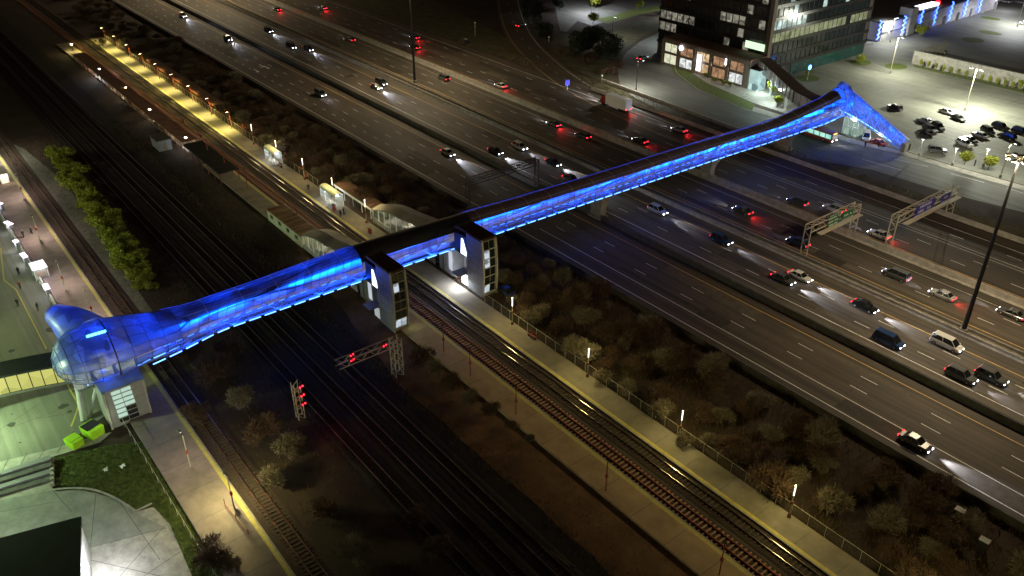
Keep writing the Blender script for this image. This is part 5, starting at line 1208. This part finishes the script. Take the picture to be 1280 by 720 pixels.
# highway traffic (px of mid streak, lane, direction)
LANES=[103.9,107.4,110.9,114.3,124.7,128.2,131.6,143.1,146.6,150.1,160.0,163.5,166.8,171.2,174.6]
traffic=[(231,19,1),(243,17,1),(288,48,1),(396,118,1),(557,191,1),(337,38,1),(365,58,1),(392,60,1),(471,108,1),(487,101,1),(624,187,1),(650,183,1),(690,203,1),(720,221,1),(816,265,1),(814,255,1),(905,298,1),(1000,345,1),(1080,383,1),(1180,432,1),(1100,432,1),(1150,440,1),(1240,470,1),(1200,470,1),(1140,555,1),(975,350,1),(235,14,1),(30,-60,1),
 (350,11,-1),(440,49,-1),(408,9,-1),(522,58,-1),(519,46,-1),(566,95,-1),(545,91,-1),(690,155,-1),(680,149,-1),(778,163,-1),(800,175,-1),(857,159,-1),(930,262,-1),(960,244,-1),(1002,250,-1),(1040,262,-1),(1120,344,-1),(1180,367,-1),(1240,385,-1),(1262,393,-1),(1225,372,-1),(1090,297,-1),(930,335,-1),(620,108,-1),(735,168,-1),(1270,333,1)]
rg=random.Random(21); cars=[]
for px,py,dr in traffic:
    p=G(px,py,.6); y=min(LANES,key=lambda l:abs(l-p.y)); 
    if dr>0 and y>140: y=131.6
    if dr<0 and y<140: y=143.1
    cars.append([p.x,y,dr])
ok=[]
for c in sorted(cars,key=lambda c:-c[0]):
    if all(abs(c[0]-d[0])>9 or c[1]!=d[1] for d in ok): ok.append(c)
cn={}
for x,y,dr in ok:
    lane='nearest' if y<119 else 'second' if y<137 else 'third' if y<155 else 'farthest'
    k=rg.choice(['sedan','sedan','suv','suv','van']); p_=rg.choice(['silver','white','black','grey','blue','grey'])
    i=cn.get(lane,0); cn[lane]=i+1
    lb='%s %s with lit lamps on the %s carriageway, %s from the right'%(p_,{'sedan':'sedan','suv':'sport utility car','van':'minivan'}[k],lane,nth(i))
    t=car(k,p_,1,Vector((x,y,.012)),0 if dr>0 else PI,lb,'cars driving on the highway')
    hl=light('headlight_beam','SPOT',(2.3,0,.75),(.80,.85,1),(15000 if dr>0 else 2500),t,.15,(1,0,-.09),math.radians(38),.8)
    if dr<0 or 1:
        light('taillight_glow','SPOT',(-2.3,0,.8),(1,.02,.03),1100 if dr<0 else 60,t,.1,(-1,0,-.25),math.radians(110),.8)
def truck(loc,rz,label):
    t=thing('box_truck',label,'truck',loc,rz,'trucks driving on the highway')
    MB().box((-1.6,0,2.25),(8.6,2.5,2.9)).build('cargo_box','white_paint',t)
    MB().loft([[(2.9,-1.15,.6),(5.0,-1.15,.6),(5.0,1.15,.6),(2.9,1.15,.6)],[(2.9,-1.2,1.5),(5.1,-1.15,1.5),(5.1,1.15,1.5),(2.9,1.2,1.5)],[(2.9,-1.1,2.7),(4.5,-1.0,2.7),(4.5,1.0,2.7),(2.9,1.1,2.7)]],True,True).build('cab',PAINT['red'],t)
    MB().quad((5.06,-.95,1.6),(5.06,.95,1.6),(4.58,.9,2.6),(4.58,-.9,2.6)).build('windscreen','car_glass',t)
    MB().box((-1,0,.75),(9.4,1.0,.25)).build('chassis','car_trim',t)
    for x in (-4.3,-3.2,3.9):
        for q in (-1,1): MB().bar((0,-.17,0),(0,.17,0),.5,.5,14).build('wheel','tyre',t,loc=(x,q*1.05,.5))
    for q in (-1,1):
        MB().box((5.06,q*.85,.85),(.1,.36,.18)).build('headlight','head_light',t); MB().box((-5.93,q*1.0,.95),(.1,.3,.2)).build('taillight','tail_light',t)
    light('headlight_beam','SPOT',(5.3,0,.9),(.9,.9,1),15000,t,.15,(1,0,-.09),math.radians(38),.8); light('taillight_glow','SPOT',(-6.1,0,1),(1,.02,.03),700,t,.1,(-1,0,-.25),math.radians(110),.8); return t
truck(Vector((G(745,137).x+2,174.6,.012)),PI,'box truck with a pale cargo box on the farthest carriageway left of the bridge')
# bus
def bus(loc,rz,label):
    t=thing('city_bus',label,'bus',loc,rz); L_,W_,H_=12,2.55,3.0; h=L_/2; w=W_/2
    MB().loft([[(-h,-w,.35),(-h,w,.35),(h-.15,w,.35),(h-.15,-w,.35)],[(-h,-w,1.1),(-h,w,1.1),(h,w,1.1),(h,-w,1.1)],[(-h,-w,2.75),(-h,w,2.75),(h-.15,w,2.75),(h-.15,-w,2.75)],[(-h+.15,-w+.2,H_),(-h+.15,w-.2,H_),(h-.3,w-.2,H_),(h-.3,-w+.2,H_)]],True,True).build('body','bus_body',t)
    for s in (-1,1):
        for i in range(6): MB().quad((-h+.7+i*1.85,s*(w+.02),1.25),(-h+2.3+i*1.85,s*(w+.02),1.25),(-h+2.3+i*1.85,s*(w+.02),2.4),(-h+.7+i*1.85,s*(w+.02),2.4)).build('window',lit_window('bus_window',(.15,.55,.45),(.6,1,.85),.9,.8),t)
    MB().quad((h+.02,-w+.15,1.2),(h+.02,w-.15,1.2),(h-.12,w-.2,2.4),(h-.12,-w+.2,2.4)).build('windscreen',lit_window('bus_front',(.4,.45,.4),(.8,.85,.8),.5,1),t)
    MB().quad((h-.1,-.8,2.5),(h-.1,.8,2.5),(h-.12,.8,2.75),(h-.12,-.8,2.75)).build('route_display',emis('amber',(1,.5,.1),3),t)
    for x in (-h+2.6,h-2.6):
        for s in (-1,1):
            o=MB().bar((0,-.14,0),(0,.14,0),.48,.48,16).build('wheel','tyre',t,loc=(x,s*(w-.1),.48)); MB().bar((0,-.15,0),(0,.15,0),.25,.25,10).build('rim','galv',o)
    MB().box((-2,0,H_+.12),(3.5,1.6,.25)).build('roof_unit','white_paint',t)
    for s in (-1,1): MB().box((h+.02,s*.95,.75),(.06,.3,.16)).build('headlight','head_light',t)
    light('headlight_beam','SPOT',(h+.2,0,.8),(1,.95,.85),500,t,.2,(1,0,-.12),math.radians(60),.6)
    MB().quad((-h+.4,-w-.015,.45),(h-.6,-w-.015,.45),(h-.6,-w-.015,.8),(-h+.4,-w-.015,.8)).build('stripe','bus_stripe',t); return t
mat('bus_body',(.42,.20,.15),.4,.08,1); mat('bus_stripe',(.35,.02,.02),.5,.05,1)
bus(Vector((-121.5,200.4,.01)),-.02,'reddish city bus with glowing green windows under the blue bridge end')
# ---------------------------------------------------------------- overhead sign gantries
def text(body,loc,size,m,parent,rot,ex=.01):
    cu=bpy.data.curves.new('lettering','FONT'); cu.body=body; cu.size=size; cu.align_x='CENTER'; cu.align_y='CENTER'; cu.extrude=ex; cu.materials.append(MATS[m])
    o=bpy.data.objects.new('lettering',cu); C.objects.link(o); o.location=loc; o.rotation_euler=rot; o.parent=parent; return o
def gantry(x,y0,y1,H,label,signs,mm,walk=True):
    t=thing('sign_gantry',label,'sign gantry',(x,0,0),0,'sign gantries over the highway')
    for yy in (y0,y1):
        b=MB()
        for a in (-.7,.7): b.bar((a,yy,0),(a,yy,H+1.3),.12,k=4)
        n=5
        for i in range(n): z0=i*H/n; z1=(i+1)*H/n; s=1 if i%2 else -1; b.bar((-.7*s,yy,z0),(.7*s,yy,z1),.07,k=4)
        b.build('leg',mm,t)
    b=MB()
    for a in (-.7,.7):
        for z in (H,H+1.3): b.bar((a,y0,z),(a,y1,z),.10,k=4)
    n=int((y1-y0)/1.6)
    for i in range(n):
        a=y0+(y1-y0)*i/n; c=y0+(y1-y0)*(i+1)/n
        for s in (-.7,.7): b.bar((s,a,H if i%2 else H+1.3),(s,c,H+1.3 if i%2 else H),.06,k=4)
        b.bar((-.7,a,H+1.3),(.7,c,H+1.3),.05,k=4)
    b.build('truss',mm,t)
    if walk: MB().box((1.5,(y0+y1)/2+.5,H-.55),(1.1,(y1-y0)-2.5,.12)).build('walkway',mm,t)
    for (a,b_,z0,z1,m_,lines) in signs:
        o=MB().box((.95,(a+b_)/2,(z0+z1)/2),(.08,b_-a,z1-z0)).build('sign_panel',m_,t)
        f_=MB()
        for z in (z0+.05,z1-.05): f_.box((1.0,(a+b_)/2,z),(.03,b_-a-.1,.06))
        f_.build('border','letter',o)
        b=MB()
        for (tx,sz,yy,zz) in lines:
            wd=len(tx)*sz*.62; y_=yy-wd/2
            for ch_ in tx:
                if ch_!=' ':
                    hh=sz*(.72 if ch_.isupper() or ch_.isdigit() or ch_ in 'kdth' else .5)
                    b.box((1.0,y_+sz*.15,zz-sz*.36+hh/2),(.03,sz*.13,hh)); b.box((1.0,y_+sz*.3,zz-sz*.36+hh*.5),(.03,sz*.3,sz*.12)); b.box((1.0,y_+sz*.45,zz-sz*.36+hh*.3),(.03,sz*.12,hh*.6))
                y_+=sz*.62
        b.build('lettering','letter',o)['kind']='stuff'
    return t
gantry(-82,139.2,156.4,6.0,'tan sign gantry with a green sign over the third carriageway',[(144.4,148.4,5.4,8.0,'sign_green',[('aaaaaa aa',.75,146.4,7.5),('aaaa aaa',.7,146.2,6.7),('aaaa aaa',.6,146.4,5.9)]),(149.4,153.3,5.7,7.6,'sign_green',[('aaa a',.9,151.3,6.7)])],'galv')
gantry(-73.8,156.8,181.2,6.0,'tan sign gantry with a blue electronic sign over the farthest carriageway',[(163.0,170.4,5.5,8.1,'sign_blue',[('AAAAAAAA',.95,166.7,7.4),('AAAA  AAA',.9,166.7,6.3)]),(173.4,177.0,5.7,7.6,'sign_blue',[('AAAA',.7,175.2,6.7)])],'galv')
gantry(-141.8,98.6,118.6,6.4,'dark sign gantry seen from behind over the nearest carriageway',[],'brick_dark',False)
# red signal gantry over the freight tracks
sg=thing('signal_gantry','lattice signal gantry with red lights beside the glass lift tower','signal gantry',(-98.6,0,0))
b=MB(); y0=53.8
for i in (-.7,.7):
    for j in (-.7,.7): b.bar((i,y0+j,0),(i,y0+j,7.2),.09,k=4)
for k in range(7):
    s=1 if k%2 else -1
    for j in (-.7,.7): b.bar((-.7*s,y0+j,k),(.7*s,y0+j,k+1),.05,k=4); b.bar((j,y0-.7*s,k),(j,y0+.7*s,k+1),.05,k=4)
b.build('mast','galv',sg)
b=MB()
for i in (-.6,.6):
    for z in (6.0,7.1): b.bar((i,y0,z),(i,43.5,z),.08,k=4)
for k in range(8):
    a=y0-k*1.28; c=a-1.28
    for i in (-.6,.6): b.bar((i,a,6.0 if k%2 else 7.1),(i,c,7.1 if k%2 else 6.0),.05,k=4)
b.build('arm','galv',sg)
def sig_head(par,x,y,z,n):
    o=MB().box((x,y,z),(.3,.75,.7+.9*(n-1))).build('signal_head','dark_metal',par); b=MB()
    for k in range(n):
        zz=z+(k-(n-1)/2)*.95
        for s in (-.2,.22): b.ball((x+.22,y+s,zz+s*.3),.13,8,5)
    b.build('red_lens','signal_red',o)
    light('signal_glow','POINT',(x+.7,y,z),(1,.02,.04),9,par,.15)
sig_head(sg,.9,51.3,7.4,1); sig_head(sg,.9,45.6,7.6,2)
p=G(376,522); sm2=thing('signal_mast','lattice signal mast with three red lights among the dark tracks','signal mast',p); b=MB()
for i in (-.5,.5):
    for j in (-.5,.5): b.bar((i,j,0),(i,j,6.6),.07,k=4)
for k in range(8):
    s=1 if k%2 else -1
    for j in (-.5,.5): b.bar((-.5*s,j,k*.8),(.5*s,j,k*.8+.8),.04,k=4); b.bar((j,-.5*s,k*.8),(j,.5*s,k*.8+.8),.04,k=4)
b.build('mast','galv',sm2)
for z in (3.1,4.7,6.3): sig_head(sm2,.9,.4,z,1)
light('signal_glow','SPOT',(1.4,.6,4.7),(1,.02,.05),420,sm2,.2,(1,.3,-.4),math.radians(80),.9)
# small things
p=G(709,112); t=thing('road_sign','small blue road sign on a yellow post between highway and ramp','road sign',p); MB().bar((0,0,0),(0,0,1.4),.12).build('post','tactile_yellow',t); MB().box((0,0,2.2),(.15,1.8,1.6)).build('sign_panel',emis('sign_blue_lit',(.06,.05,.9),.35,(.05,.05,.6)),t)
for px,py,lb in ((752,103,'small lamp post at the end of the short ramp barrier'),(594,45,'thin pale pole with a cabinet on the grass beside the top highway'),(686,54,'small white marker on the dark slope by the ramp')):
    p=G(px,py); t=thing('post',lb,'post',p); MB().bar((0,0,0),(0,0,5 if 'pole' in lb else 2.2),.1).build('shaft','galv',t); MB().box((0,0,5 if 'pole' in lb else 2.2),(.5,.4,.4)).build('cap','white_paint',t)
for px,py,lb in ((1196,650,'grey utility cabinet with pale lid in the scrub, left one'),(1226,688,'grey utility cabinet with a small lamp in the scrub, right one'),(582,55,'white cabinet on the grass beside the top highway')):
    p=G(px,py); t=thing('utility_cabinet',lb,'cabinet',p,.1,'utility cabinets'); MB().box((0,0,.9),(1.1,.8,1.8)).build('body','dark_metal',t); MB().box((0,0,1.85),(1.2,.9,.1)).build('lid','panel_light',t)
t=thing('traffic_light','traffic light glowing green over the street at the top','traffic light',G(853,20)+Vector((1,0,0))); MB().bar((0,0,0),(0,0,7),.12).build('post','galv',t); MB().bar((0,0,6.6),(-4,-3,6.8),.07).build('arm','galv',t); MB().box((-4,-3,6.3),(.4,.4,1.1)).build('signal_head','dark_metal',t); MB().ball((-3.7,-3.2,6.0),.34).build('green_lens','signal_green',t)
light('signal_glow','POINT',(-3,-3.8,6),(.1,1,.7),120,t,.2)
p=G(725,383,0)
car('sedan','blue',0,G(634,368),-.15,'bluish car parked in the dark beside the far lift tower','parked car by the tower')
# rocks + guard kerbs
b=MB(); ribbon([G(838,71),G(846,92),G(872,112),G(930,136),G(1000,157),G(1060,178),G(1130,194),G(1200,216),G(1290,241)],.3,.14,b)
tag(b.build('kerb','concrete'),'pale kerb of the sidewalk along the north side of the street','kerb')
b=MB()
for i in range(3): gline(b,(1118+i*70,199+i*18),(1160+i*70,208+i*20),.14,.01)
gline(b,(1078,199),(1128,213),.2,.012); struct('street_markings',b,'paint_white')
for px,py,rz,lb in ((245,460,.2,'broken plank lying on the gravel just under the blue bridge'),(270,472,.9,'short plank on the dirt right of the west track'),(700,700,.1,'old sleeper lying at the edge of the dirt bank')):
    p=G(px,py); q=MB(); q.box((0,0,.12),(3.4,.25,.2)); q.box((1.2,.35,.1),(1.6,.2,.15),.15); o=q.build('plank','sleeper_dark',loc=p); o.rotation_euler=(0,0,rz); tag(o,lb,'plank')
